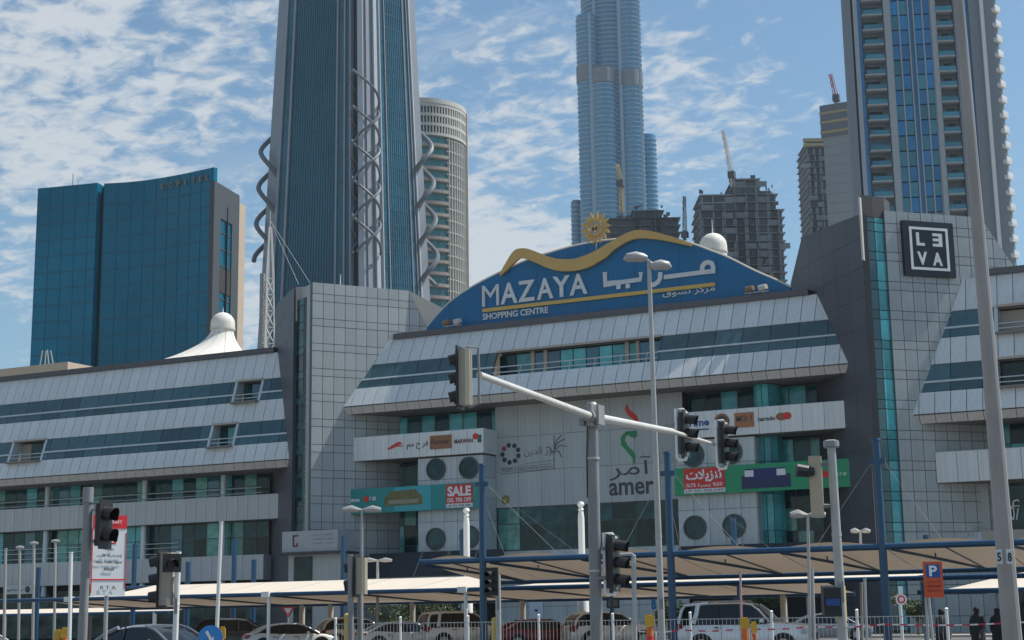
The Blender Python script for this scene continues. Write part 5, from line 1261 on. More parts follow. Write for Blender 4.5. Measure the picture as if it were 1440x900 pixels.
# giant pole at right
bp_ = atd(1422, 880, 17.5); tpz = atd(1344, -60, 17.5)
t = empty('lamp_pole', (bp_.x, bp_.y, 0), 0, 'very thick leaning grey lamp pole running out of the top at right', 'lamp post')
dv = (tpz-bp_); b0 = bp_-dv*(bp_.z/dv.z); top_ = bp_+dv*1.35
q = MB(); q.tube(b0, top_, .121, .026, 12); q.build('pole', mat('painted pole', (.36, .34, .335), .5, .0, .08, 2, streak=.2), t)
for ch, dx in (('5', -.075), ('8', .06)):
    c = atd(1413+dx*110, 783, 17.33); q = MB(); q.obox(c, RT*.036, FW*.004, (0, 0, .08)); q.build('number_plate', white_s, t); q = MB(); lettering(q, ch, c-RT*.022-FW*.01-Vector((0, 0, .05)), c+RT*.022-FW*.01-Vector((0, 0, .05)), .10, .004, .02); q.build('number', black_m, t)
# double headed street lamp in the middle
t, b0, tz_ = pole_thing('street_lamp', 'tall slim double headed street lamp before the blue rooftop sign', 'street lamp', 930, 912.5, 366, 37, .09, .046, steel)
lampm = mat('lamp head grey', (.42, .41, .39), .45, .2)
for s_, L_ in ((-1, .52), (1, .45)):
    q = MB(); dd = RT*s_; a_ = tz_+Vector((0, 0, -.02)); bb = a_+dd*(L_*.25)+Vector((0, 0, .08)) if s_ < 0 else a_+dd*.12+Vector((0, 0, -.12)); q.path([a_+Vector((0, 0, -.15)), a_, bb], .04, 6); q.build('arm', steel, t)
    q = MB(); q.path([bb-dd*.1, bb, bb+dd*L_*.35+Vector((0, 0, .03)), bb+dd*L_*.75+Vector((0, 0, -.0)), bb+dd*L_*.92+Vector((0, 0, -.04))], [.05, .11, .13, .11, .03], 10); q.build('lamp_head', lampm, t, True)
def head(par, c, fd, h, body_m, visors=3, rim=None, w=.30, dp=.17, rim_side=-1, vl=.19):
    """signal head: box body, visors on the face side, optional bent white bracket behind"""
    fd = Vector((fd.x, fd.y, 0)).normalized(); sd_ = Vector((-fd.y, fd.x, 0)); hb = empty('signal_head', (0, 0, 0)); col.objects.unlink(hb); bpy.data.objects.remove(hb)
    q = MB(); n = 8
    prof = [(-w/2, -dp/2+.05), (-w/2+.04, -dp/2), (w/2-.04, -dp/2), (w/2, -dp/2+.05), (w/2, dp/2), (-w/2, dp/2)]
    q.poly([c+sd_*a+fd*b-Vector((0, 0, h/2)) for a, b in prof], (0, 0, h)); hd = q.build('signal_head', body_m, par)
    if visors: q = MB(); q.obox(c+fd*(dp/2+.012), sd_*(w/2+.05), fd*.01, (0, 0, h/2+.05)); q.build('backplate', black_m, hd)
    for k in range(visors):
        z = h/2-h*(k+.5)/visors; cc = c+Vector((0, 0, z))+fd*(dp/2+.02); r = h/visors*.38; q = MB(); n = 12; A_, B_ = [], []
        for i in range(n+1):
            a = math.pi*(-.22+1.44*i/n); A_.append(cc+sd_*(r*math.cos(a))+Vector((0, 0, r*math.sin(a)))); B_.append(cc+sd_*(r*math.cos(a))+Vector((0, 0, r*math.sin(a)-.03))+fd*(vl+.05*math.sin(max(0, min(math.pi, a)))))
        q.add(A_+B_, [(i, i+1, n+2+i, n+1+i) for i in range(n)]); vo = q.build('visor', black_m, hd)
        q = MB(); q.tube(cc-fd*.005, cc+fd*.01, r*.86, n=12); q.build('lens', [mat('lens red', (.05, .008, .008), .3), mat('lens amber', (.05, .03, .008), .3), mat('lens green', (.008, .03, .02), .3)][k % 3], hd)
    if rim:
        o = c+fd*(-dp/2-.06)+sd_*0; P = [o+fd*.22+Vector((0, 0, h/2-.02)), o+fd*.14+Vector((0, 0, h/2+.07)), o+Vector((0, 0, h/2+.09)), o+Vector((0, 0, -h/2-.05)), o+fd*.05+Vector((0, 0, -h/2-.10)), o+fd*.16+Vector((0, 0, -h/2-.10)), o+fd*.2+Vector((0, 0, -h/2+.03))]
        q = MB(); q.path(P, .034, 6); q.build('bracket', rim, hd)
    return hd
cream_body = mat('signal housing beige', (.36, .32, .25), .45, .1); wht_b = mat('bracket white', (.86, .86, .84), .4); 
# cantilever signal mast
DM = 26.5
mb0 = gnd(838, DM); mt = atd(832, 570, DM)
t = empty('traffic_signal_mast', tuple(mb0), 0, 'grey signal mast with long sloping arm and several signal heads', 'traffic signal')
for f_ in (.45, .82): pc = mb0+(mt-mb0)*f_; q = MB(); q.tube(pc, pc+Vector((0, 0, .04)), .118, n=18); q.build('joint_collar', steel, t)
q = MB(); q.obox(atd(838, 800, DM-.13), RT*.05, FW*.005, (0, 0, .09)); q.build('sticker', mat('faded sticker', (.55, .5, .3), .6), t)
q = MB(); q.tube(mb0, mt, .112, .098, 18); q.build('pole', steel_d, t, True)
q = MB(); q.tube(mt-Vector((0, 0, .02)), mt+Vector((0, 0, .05)), .112, .08, 16); q.build('pole_cap', steel, t)
za = atd(832, 588, DM).z; aL = onZ(674, 527, za); aR = onZ(946, 607, za); aE = onZ(1004, 625, za)
ac = onZ(833, 586, za)
q = MB(); q.path([atd(826, 700, DM-.1), atd(825, 640, DM-.1), atd(826, 600, DM-.12), ac+Vector((0, 0, -.1))], .012, 5); q.build('cable', black_m, t)
arm_m = mat('arm painted cream', (.62, .61, .57), .4, .1, .05, 2, streak=.1)
q = MB(); q.tube(aL, ac, .047, .062, 14); q.build('arm', arm_m, t, True)
q = MB(); q.tube(ac, aR, .075, .055, 14); q.tube(aR, aE, .042, .038, 10); q.build('arm', arm_m, t, True)
dA = (aR-aL).normalized()
q = MB(); q.tube(ac-dA*.18, ac+dA*.18, .11, n=12); q.obox(ac+Vector((0, 0, .02)), (.05, 0, 0), (0, .15, 0), (0, 0, .19)); q.obox(ac+RT*.14+Vector((0, 0, .03)), RT*.02, (0, .13, 0), (0, 0, .17)); q.obox(ac-RT*.15-Vector((0, 0, .1)), RT*.04, (0, .1, 0), (0, 0, .06)); q.build('clamp', steel_d, t)
FR = (RT*.93-Vector((FW.x, FW.y, 0))*.38); FL = (-RT*.95+Vector((FW.x, FW.y, 0))*.30)
h1 = atd(657, 531, 21.5)
hL = onZ(657, 531, za+.02*0) if False else atd(655, 531, (aL-EYE).dot(FW)-.25)
head(t, hL, FL, .78, cream_body, 3, None, .20, .15, vl=.11)
q = MB(); q.path([hL+Vector((0, 0, .44)), hL+RT*.18+Vector((0, 0, .42)), hL+RT*.185+Vector((0, 0, -.36)), hL+RT*.04+Vector((0, 0, -.42))], .018, 6); q.build('head_bracket', steel_d, t)
for (x, y) in ((958, 610), (1014, 624)):
    c = atd(x+2, y, (aE-EYE).dot(FW)-(1.5 if x < 1000 else 0)); head(t, c, FR, .80, black_m, 3, wht_b, .28, .12)
c = atd(860, 792, DM-.2); head(t, c, FR, .86, black_m, 3, wht_b, .28, .13)
q = MB(); q.tube(c-RT*.3+Vector((0, 0, .25)), c-RT*.1+Vector((0, 0, .25)), .03, n=6); q.tube(c-RT*.3-Vector((0, 0, .25)), c-RT*.1-Vector((0, 0, .25)), .03, n=6); q.build('head_bracket', steel_d, t)
# thin bent pole right of it
b0 = gnd(891, 30); t = empty('thin_post', tuple(b0), 0, 'thin grey post with short bent top arm right of the signal mast', 'post')
q = MB(); q.path([b0, atd(891, 781, 30), atd(888, 779, 30), atd(870, 780, 30)], [.05, .05, .03, .03], 8); q.build('pole', steel, t, True)
# left signal
t, b0, tz_ = pole_thing('traffic_signal', 'dark signal pole at left with two hooded lamps facing right', 'traffic signal', 117, 124, 697, 22, .064, .064, steel_d)
c = atd(142, 738, 22); head(t, c, (RT*.93-Vector((FW.x, FW.y, 0))*.36), .60, black_m, 2, None, .2, .13, vl=.13)
q = MB(); q.tube(tz_+Vector((0, 0, -.1)), tz_+Vector((0, 0, .12)), .075, n=14); q.build('pole_cap', steel_d, t)
q = MB(); q.tube(c+Vector((0, 0, .22)), atd(125, 716, 22), .03, n=6); q.tube(c-Vector((0, 0, .24)), atd(124, 761, 22), .03, n=6); q.build('head_bracket', steel, t)
q = MB(); pp = atd(119, 876, 22); q.tube(pp+Vector((0, 0, -.5)), pp+Vector((0, 0, .1)), .10, n=14); q.build('control_box', black_m, t)
# second left signal seen from behind
t, b0, tz_ = pole_thing('traffic_signal', 'signal seen from behind on a thin pale pole above the grey car', 'traffic signal', 246, 251, 776, 27, .05, .05, white_m)
c = atd(236, 814, 27); head(t, c, FL, .92, mat('signal housing tan', (.33, .30, .25), .5), 3, None, .26, .2)
q = MB(); q.tube(c+RT*.05, atd(249, 810, 27), .03, n=6); q.tube(c+RT*.05-Vector((0, 0, .3)), atd(249, 830, 27), .03, n=6); q.build('head_bracket', white_m, t)
c2 = atd(240, 792, 26.7); head(t, c2, FR*.6-FW, .22, mat('signal housing tan', (.2, .18, .15)), 1, None, .22, .15)
# middle pair of poles with beige back of a signal
t, b0, tz_ = pole_thing('traffic_signal', 'pair of thin posts carrying a beige signal box seen from behind', 'traffic signal', 494, 493, 780, 28, .055, .055, steel_d)
q = MB(); q.tube(gnd(507, 28.3), atd(506, 786, 28.3), .05, n=10); q.build('pole', steel_d, t, True)
head(t, atd(509, 810, 28), FL, .66, cream_body, 2, None, .2, .17)
# small signal behind navy mast
t, b0, tz_ = pole_thing('traffic_signal', 'small green lit style signal beside the left navy mast', 'traffic signal', 701, 700, 808, 34, .06, .06, steel)
t['label'] = 'small dark signal on a grey post just right of the left navy mast'
head(t, atd(693, 818, 34), -FW*.9-RT*.4, .52, mat('signal green housing', (.03, .09, .06), .5), 3, None, .24, .15)
# right signal with big beige head
t, b0, tz_ = pole_thing('traffic_signal', 'thick grey signal pole with a tall beige head seen from the side', 'traffic signal', 1184, 1169, 628, 23, .080, .062, steel)
q = MB(); q.lathe(tz_, [(.1, -.02), (.12, 0), (.12, .08), (.07, .1)], 14); q.build('pole_cap', steel_d, t)
c = atd(1148, 683, 23); head(t, c, FL, .88, mat('signal housing warm', (.46, .38, .27), .45, .1), 0, None, .2, .18)
q = MB(); c3 = atd(1135, 663, 22.9); q.path([c3+RT*.1, c3, c3-RT*.16+Vector((0, 0, .02))], [.06, .09, .10], 10); q.build('hood', black_m, t)
q = MB(); q.tube(c+RT*.05+Vector((0, 0, .3)), atd(1168, 650, 23), .03, n=6); q.tube(c+RT*.05-Vector((0, 0, .3)), atd(1170, 712, 23), .03, n=6); q.build('head_bracket', steel_d, t)
c = atd(1169, 845, 22.8); q = MB(); q.obox(c, RT*.13, FW*.1, (0, 0, .21)); q.build('control_box', black_m, t)
q = MB(); q.obox(c-FW*.11-Vector((0, 0, 0)), RT*.1, FW*.01, (0, 0, .05)); q.build('label_print', blue_s, t)
c = atd(1182, 845, 22.98); q = MB(); q.tube(c-Vector((0, 0, .3)), c+Vector((0, 0, .22)), .083, n=14); q.build('yellow_band', mat('yellow band', (.55, .40, .08), .5), t)
# thin poles and small double lamps
def slim(label, px, yt, D, r=.05, m=white_m, lean=0, grp='slim pale poles in the car park'):
    b0 = gnd(px, D); tt = atd(px+lean, yt, D); q = MB(); q.tube(b0, tt, r, r*.9, 8); q.tube(tt, tt+Vector((0, 0, .03)), r*1.1, n=8); tag(q.build('slim_pole', m, None, True), label, 'pole', grp)
slim('slim white pole between the left edge and the dark signal pole', 100, 778, 40, .05)
slim('tall slim white pole rising past the second white column', 304, 735, 42, .055, white_m, 7)
slim('thin pinkish pole crossing the white four wheel drive roof', 1041, 805, 45, .04, mat('pink pole', (.5, .33, .33), .5))
slim('thin grey pole right of the front of the four wheel drive', 1142, 800, 42, .055, steel)
slim('thin grey pole against the grey wall right of the thick signal pole', 1216, 815, 44, .045, steel)
slim('very thin post at the extreme left edge', 8, 772, 60, .06, steel)
def dbl(label, px, yt, D, w, r=.05, yb=None, m=steel):
    b0 = gnd(px, D); tt = atd(px, yt+4, D); t = empty('car_park_lamp', tuple(b0), 0, label, 'street lamp', 'small double headed car park lamps')
    q = MB(); q.tube(b0, tt, r, r*.8, 10); q.build('pole', m, t, True)
    for s_ in (-1, 1):
        q = MB(); dd = RT*s_; q.path([tt, tt+dd*w*.25, tt+dd*w*.55+Vector((0, 0, .03)), tt+dd*w], [.03, .08, .12, .07], 8); q.build('lamp_head', lampm, t, True)
    return t
dbl('double headed lamp before the left end of the teal banner', 509, 713, 50, .62)
dbl('small double headed lamp under the teal banner before the dark awning', 531, 784, 80, .75, .09)
dbl('double headed lamp under the green banner before the teal bay', 1136, 720, 42, .48, .05)
dbl('small double headed lamp before the dark tower wall', 1210, 743, 66, .42, .07)
for px, yt in ((28, 770), (48, 764), (78, 761)):
    b0 = gnd(px, 85); tt = atd(px, yt, 85); t = empty('roadside_lamp', tuple(b0), 0, {28: 'small lamp on a thin pole nearest the left edge, lowest of three', 48: 'small ball lamp on a thin pole, middle of three at left', 78: 'small ball lamp right of its two neighbours, left of the white pole'}[px], 'street lamp', 'three small lamps at the left')
    q = MB(); q.tube(b0, tt, .08, .07, 8); q.build('pole', steel, t, True); q = MB(); q.path([tt-RT*.22, tt, tt+RT*.22], [.06, .11, .06], 8); q.build('lamp_head', lampm, t, True)

# ------------------------------------------------------------------ road signs
SU = (Matrix.Rotation(R(28), 3, 'Z') @ Vector((RT.x, RT.y, 0))).normalized()
def plate(par, nm, m, c, w, h, off=0, th=.012, u=None):
    u = u or SU; n_ = u.cross(Vector((0, 0, 1))); q = MB(); q.obox(c+n_*off, u*(w/2), n_*th, (0, 0, h/2)); return q.build(nm, m, par)
def ptext(par, txt, c, w, h, off, m, bold=0.0):
    u = SU; n_ = u.cross(Vector((0, 0, 1))); q = MB(); lettering(q, txt, c-u*(w/2)+n_*off-Vector((0, 0, h/2)), c+u*(w/2)+n_*off-Vector((0, 0, h/2)), h, .004, bold); return q.build('lettering', m, par)
sw = mat('road sign white', (.80, .81, .82), .35, coat=.3); sr = mat('road sign red', (.72, .02, .03), .35, coat=.3)
D_ = 30; s_ = 2154/D_; g0 = gnd(153, D_)
t = empty('road_sign', tuple(g0), 0, 'tall white road sign with red top and warning triangle behind the dark signal', 'road sign')
q = MB(); q.tube(gnd(150, D_+.1), atd(152, 740, D_+.1), .04, n=8); q.build('post', steel, t)
c = atd(153, 781, D_); wS, hS = 48/s_, 112/s_
plate(t, 'panel', sw, c, wS, hS); tp_ = c+Vector((0, 0, hS/2))
plate(t, 'red_header', sr, tp_-Vector((0, 0, .13)), wS*1.001, .26, .008); ptext(t, 'TEMPORARY', tp_-Vector((0, 0, .13)), wS*.7, .07, .03, sw)
plate(t, 'red_border', sr, c-SU*(wS/2-.008)+Vector((0, 0, -.1)), .018, hS*.8, .008); plate(t, 'red_border', sr, c+SU*(wS/2-.008)+Vector((0, 0, -.1)), .014, hS*.7, .008)
plate(t, 'red_bar', sr, c-Vector((0, 0, hS*.30)), wS, .025, .008)
u = SU; n_ = u.cross(Vector((0, 0, 1)))
q = MB(); cc = tp_-Vector((0, 0, .45)); q.poly([cc-u*.14-Vector((0, 0, .11))+n_*.014, cc+u*.14-Vector((0, 0, .11))+n_*.014, cc+Vector((0, 0, .15))+n_*.014], n_*.004); q.build('triangle_print', sr, t)
q = MB(); q.poly([cc-u*.085-Vector((0, 0, .08))+n_*.022, cc+u*.085-Vector((0, 0, .08))+n_*.022, cc+Vector((0, 0, .085))+n_*.022], n_*.004); q.build('triangle_print', sw, t)
q = MB(); q.obox(cc+n_*.03-Vector((0, 0, .03)), u*.014, n_*.003, (0, 0, .05)); q.build('signal_print', green_s, t)
for k, (tx, ww) in enumerate((('\ufeea\ufe92\ufe98\ufee7\ufe8d', .16), ('\ufea9\ufeae\ufedf\ufe8d \ufe93\ufead\ufe8e\ufeb7\ufe87', .5), ('New Traffic Signal', .5), ('Ahead', .2))): ptext(t, tx, cc-Vector((0, 0, .22+.125*k)), ww, .062, .03, black_m, .01)
ptext(t, 'R T A', c-Vector((0, 0, hS*.40)), .3, .07, .03, dark_s)
SU = Vector((RT.x, RT.y, 0)).normalized(); u = SU; n_ = u.cross(Vector((0, 0, 1)))
# parking sign
D_ = 38; s_ = 2154/D_; g0 = gnd(1311, D_); t = empty('parking_sign', tuple(g0), 0, 'orange parking sign with a white P on blue square', 'road sign')
so_ = mat('parking sign orange', (.62, .085, .02), .4); sbl = mat('parking sign blue', (.01, .09, .34), .4)
c = atd(1312.5, 815, D_); wS, hS = 27/s_, 50/s_
plate(t, 'panel', so_, c, wS, hS); plate(t, 'blue_print', sbl, c+Vector((0, 0, hS*.24)), wS*.72, wS*.68, .008); ptext(t, 'P', c+Vector((0, 0, hS*.24)), .2, .26, .03, sw, .03)
for k in range(3): ptext(t, ['\ufe94\ufecb\ufe8e\ufeb3 24', '0800-2200', 'SAT-THU'][k], c-Vector((0, 0, .05+.11*k)), wS*.7, .05, .03, mat('sign dark red', (.25, .03, .01), .5))
q = MB(); q.tube(g0+FW*.04*0, atd(1305, 830, D_+.15), .035, n=8); q.tube(gnd(1302, D_+.15), atd(1302, 838, D_+.15), .035, n=8); q.build('post', steel, t)
# little round sign on a white post
g0 = gnd(1267, 46); t = empty('small_road_sign', tuple(g0), 0, 'small round red and white sign on a pale post left of the parking sign', 'road sign'); q = MB(); q.tube(g0, atd(1266, 850, 46), .05, n=8); q.build('post', white_m, t)
c = atd(1267, 843, 46); 
def rdisc(par, nm, m, c, r, off): q = MB(); q.poly([c+u*(r*math.cos(2*math.pi*i/20))+n_*off+Vector((0, 0, r*math.sin(2*math.pi*i/20))) for i in range(20)], n_*.012); return q.build(nm, m, par)
rdisc(t, 'disc', sw, c, .17, .02); rdisc(t, 'red_print', sr, c, .12, .036); rdisc(t, 'white_print', sw, c, .07, .05); plate(t, 'upper_plate', sw, c+Vector((0, 0, .27)), .13, .24, .02)
# blue round arrow sign at the bottom
D_ = 32; g0 = gnd(297, D_); t = empty('arrow_sign', tuple(g0), 0, 'round blue sign with white arrow at the bottom edge left', 'road sign'); c = atd(296, 897, D_); rdisc(t, 'disc', mat('arrow sign blue', (.01, .24, .62), .35, coat=.3), c, .26, .0)
q = MB(); a1, a2 = Vector((c.x, c.y, c.z))+n_*.03, Vector((0, 0, 1)); dd = (u*.5-Vector((0, 0, .8))).normalized(); pp = Vector((0, 0, 0)); pr = n_.cross(dd)
q.poly([a1-dd*.16+pr*.03, a1+dd*.02+pr*.03, a1+dd*.02+pr*.08, a1+dd*.16, a1+dd*.02-pr*.08, a1+dd*.02-pr*.03, a1-dd*.16-pr*.03], n_*.006); q.build('arrow_print', sw, t)
q = MB(); q.tube(g0, c-n_*.03, .035, n=8); q.build('post', steel, t)
# give way triangle and small signs far in the car park
g0 = gnd(405, 88); t = empty('give_way_sign', tuple(g0), 0, 'small inverted red triangle sign behind the pale parked cars', 'road sign'); c = atd(405, 860, 88); q = MB(); q.poly([c+u*.42+Vector((0, 0, .3)), c-u*.42+Vector((0, 0, .3)), c-Vector((0, 0, .42))], n_*.02); q.build('red_panel', sr, t)
q = MB(); q.poly([c+u*.22+Vector((0, 0, .18))+n_*.02, c-u*.22+Vector((0, 0, .18))+n_*.02, c-Vector((0, 0, .2))+n_*.02], n_*.02); q.build('white_print', sw, t); q = MB(); q.tube(g0, c, .05, n=6); q.build('post', steel, t)
g0 = gnd(754, 84); t = empty('blue_board_sign', tuple(g0), 0, 'pale blue board with small dark mark under the canopy at centre', 'sign'); c = atd(754, 856, 84); plate(t, 'panel', mat('board pale blue', (.36, .45, .55), .5), c, .75, 1.1, .02); plate(t, 'mark', navy_s, c-Vector((0, 0, .1)), .15, .12, .04); q = MB(); q.tube(g0, c, .05, n=6); q.build('post', steel, t)
g0 = gnd(919, 70); t = empty('blue_board_sign', tuple(g0), 0, 'small bright blue sign just left of the slim street lamp foot', 'sign'); c = atd(919, 850, 70); plate(t, 'panel', mat('board bright blue', (.03, .25, .6), .5), c, .2, .45, .02); q = MB(); q.tube(g0, c, .04, n=6); q.build('post', steel, t)
g0 = gnd(862, 74); t = empty('menu_board', tuple(g0), 0, 'dark framed board under the canopy behind the signal mast', 'sign'); c = atd(862, 848, 74); plate(t, 'panel', dark_s, c, .62, .5, .02); plate(t, 'print', mat('board grey', (.2, .21, .2), .6), c, .46, .32, .04); q = MB(); q.tube(g0, c, .05, n=6); q.build('post', steel, t)

# ------------------------------------------------------------------ fence, tape, safety posts
YFN = 46.0
fpx = [470, 563, 657, 757, 858, 968, 1083, 1205, 1330]
fx = [onY(p, 865, YFN).x for p in fpx]; st_ = (fx[7]-fx[1])/6; fx = [fx[1]+st_*(k-1) for k in range(9)]
fe = empty('steel_fence', (fx[4], YFN, 0), 0, 'thin grey railing fence with white posts before the parked cars', 'fence')
fm = mat('fence wire', (.42, .43, .43), .5, .3)
for x in fx: q = MB(); q.tube((x, YFN, 0), (x, YFN, 1.62), .045, n=8); q.tube((x, YFN, 1.62), (x, YFN, 1.66), .06, .02, 8); q.build('post', white_m, fe, True)
for a_, b2 in zip(fx[:-1], fx[1:]):
    q = MB(); q.tube((a_, YFN, 1.42), (b2, YFN, 1.42), .018, n=4); q.tube((a_, YFN, .15), (b2, YFN, .15), .018, n=4); q.build('rail', fm, fe)
    q = MB(); n = 20
    for k in range(1, n): x = a_+(b2-a_)*k/n; q.box((x-.005, YFN-.005, .1), (x+.005, YFN+.005, 1.45))
    tag(q.build('picket', fm, fe), kind='stuff')
tape = bpy.data.materials.new('red and white tape'); tape.use_nodes = True; _t = tape.node_tree; _b = _t.nodes['Principled BSDF']
_c = _t.nodes.new('ShaderNodeTexCoord'); _s = _t.nodes.new('ShaderNodeSeparateXYZ'); _m = _t.nodes.new('ShaderNodeMath'); _m.operation = 'MULTIPLY'; _m.inputs[1].default_value = 2.3; _f = _t.nodes.new('ShaderNodeMath'); _f.operation = 'FRACT'; _g = _t.nodes.new('ShaderNodeMath'); _g.operation = 'GREATER_THAN'; _g.inputs[1].default_value = .5
_x = _t.nodes.new('ShaderNodeMix'); _x.data_type = 'RGBA'; _x.inputs[6].default_value = (.55, .03, .06, 1); _x.inputs[7].default_value = (.7, .68, .66, 1)
_t.links.new(_c.outputs['Object'], _s.inputs[0]); _t.links.new(_s.outputs[0], _m.inputs[0]); _t.links.new(_m.outputs[0], _f.inputs[0]); _t.links.new(_f.outputs[0], _g.inputs[0]); _t.links.new(_g.outputs[0], _x.inputs[0]); _t.links.new(_x.outputs[2], _b.inputs['Base Color'])
P_ = [onY(x, y, 45) for x, y in ((890, 887), (960, 886), (1048, 884), (1142, 881), (1242, 878), (1440, 875), (1500, 874))]
q = MB()
for a_, b2 in zip(P_[:-1], P_[1:]):
    for k in range(6):
        f0, f1 = k/6, (k+1)/6; sg = lambda f: Vector((0, 0, -.05*math.sin(math.pi*f))); p0, p1 = a_+(b2-a_)*f0+sg(f0), a_+(b2-a_)*f1+sg(f1); q.add([p0+Vector((0, 0, .022)), p0-Vector((0, 0, .022)), p1-Vector((0, 0, .022)), p1+Vector((0, 0, .022)), p0+Vector((0, .004, .022)), p0+Vector((0, .004, -.022)), p1+Vector((0, .004, -.022)), p1+Vector((0, .004, .022))], [(0,1,2,3),(7,6,5,4),(0,3,7,4),(1,5,6,2)])
tag(q.build('warning_tape', tape), 'red and white warning tape stretched low across the right side', 'tape')
def delineator(label, px, ytop, D, w, colr='yellow', stripes=True):
    g0 = gnd(px, D); tt = atd(px, ytop, D); t = empty('safety_post', tuple(g0), 0, label, 'safety post', 'orange and yellow safety posts'); om = mat('safety orange', (.68, .16, .02), .5); ym = mat('safety yellow', (.62, .36, .03), .5)
    q = MB(); q.lathe(g0, [(w*1.1, 0), (w*1.1, .08), (w*.5, .12), (w*.45, tt.z-.28)], 12); q.build('post', om, t, True)
    q = MB(); q.obox((tt.x, tt.y, tt.z-.14), u*w*.62, n_*w*.35, (0, 0, .13)); q.obox((tt.x, tt.y, tt.z+.0), u*w*.4, n_*w*.2, (0, 0, .04)); q.build('lamp_box', ym, t)
    if stripes:
        for k in range(3): q = MB(); z_ = .5+.22*k; q.tube((tt.x, tt.y, z_), (tt.x, tt.y, z_+.1), w*.5, n=12); q.build('reflective_band', [sr, sw, sr][k], t)
delineator('orange safety post with yellow lamp box near the slim street lamp foot', 913, 866, 40, .19)
delineator('yellow topped safety post in front of the four wheel drive', 1047, 870, 42, .2)
delineator('striped red post right beside the yellow topped one at the four wheel drive', 1060, 876, 42, .12)
delineator('orange safety post at the far left bottom beside the white pole', 92, 884, 44, .2)
delineator('second orange safety post just left of the first at the far left bottom', 81, 887, 44, .13)
delineator('red and yellow safety post right of the round blue arrow sign', 313, 883, 40, .12)
for px, yt, D, lb in ((488, 862, 60, 'yellow bollard left of the paired signal posts'), (695, 868, 60, 'yellow bollard right of the left navy mast')):
    g0 = gnd(px, D); q = MB(); q.lathe(g0, [(.12, 0), (.12, atd(px, yt, D).z-.08), (.05, atd(px, yt, D).z)], 12); tag(q.build('yellow_bollard', mat('bollard yellow', (.52, .38, .06), .5), None, True), lb, 'bollard', 'yellow bollards')

# ------------------------------------------------------------------ cars
tyre = mat('tyre rubber', (.02, .02, .02), .85); rim_m = mat('alloy rim', (.4, .4, .41), .3, .8); cgl = glass('car window glass', (.008, .010, .012), .06, .6, 0); lred = mat('tail lamp red', (.30, .01, .02), .2, coat=.5); lwh = mat('headlamp clear', (.5, .52, .54), .15, coat=.5); trim = mat('black trim', (.02, .02, .02), .5)
def paint(n, c): return mat('car paint '+n, c, .32, .15, .02, 1, coat=.7)
def loft(q, secs):
    """secs: list of closed rings with equal count"""
    n = len(secs[0]); o = len(q.v); q.v += [Vector(p) for s in secs for p in s]
    for k in range(len(secs)-1): q.f += [(o+k*n+i, o+k*n+(i+1) % n, o+(k+1)*n+(i+1) % n, o+(k+1)*n+i) for i in range(n)]
    q.f += [tuple(o+i for i in range(n-1, -1, -1)), tuple(o+(len(secs)-1)*n+i for i in range(n))]
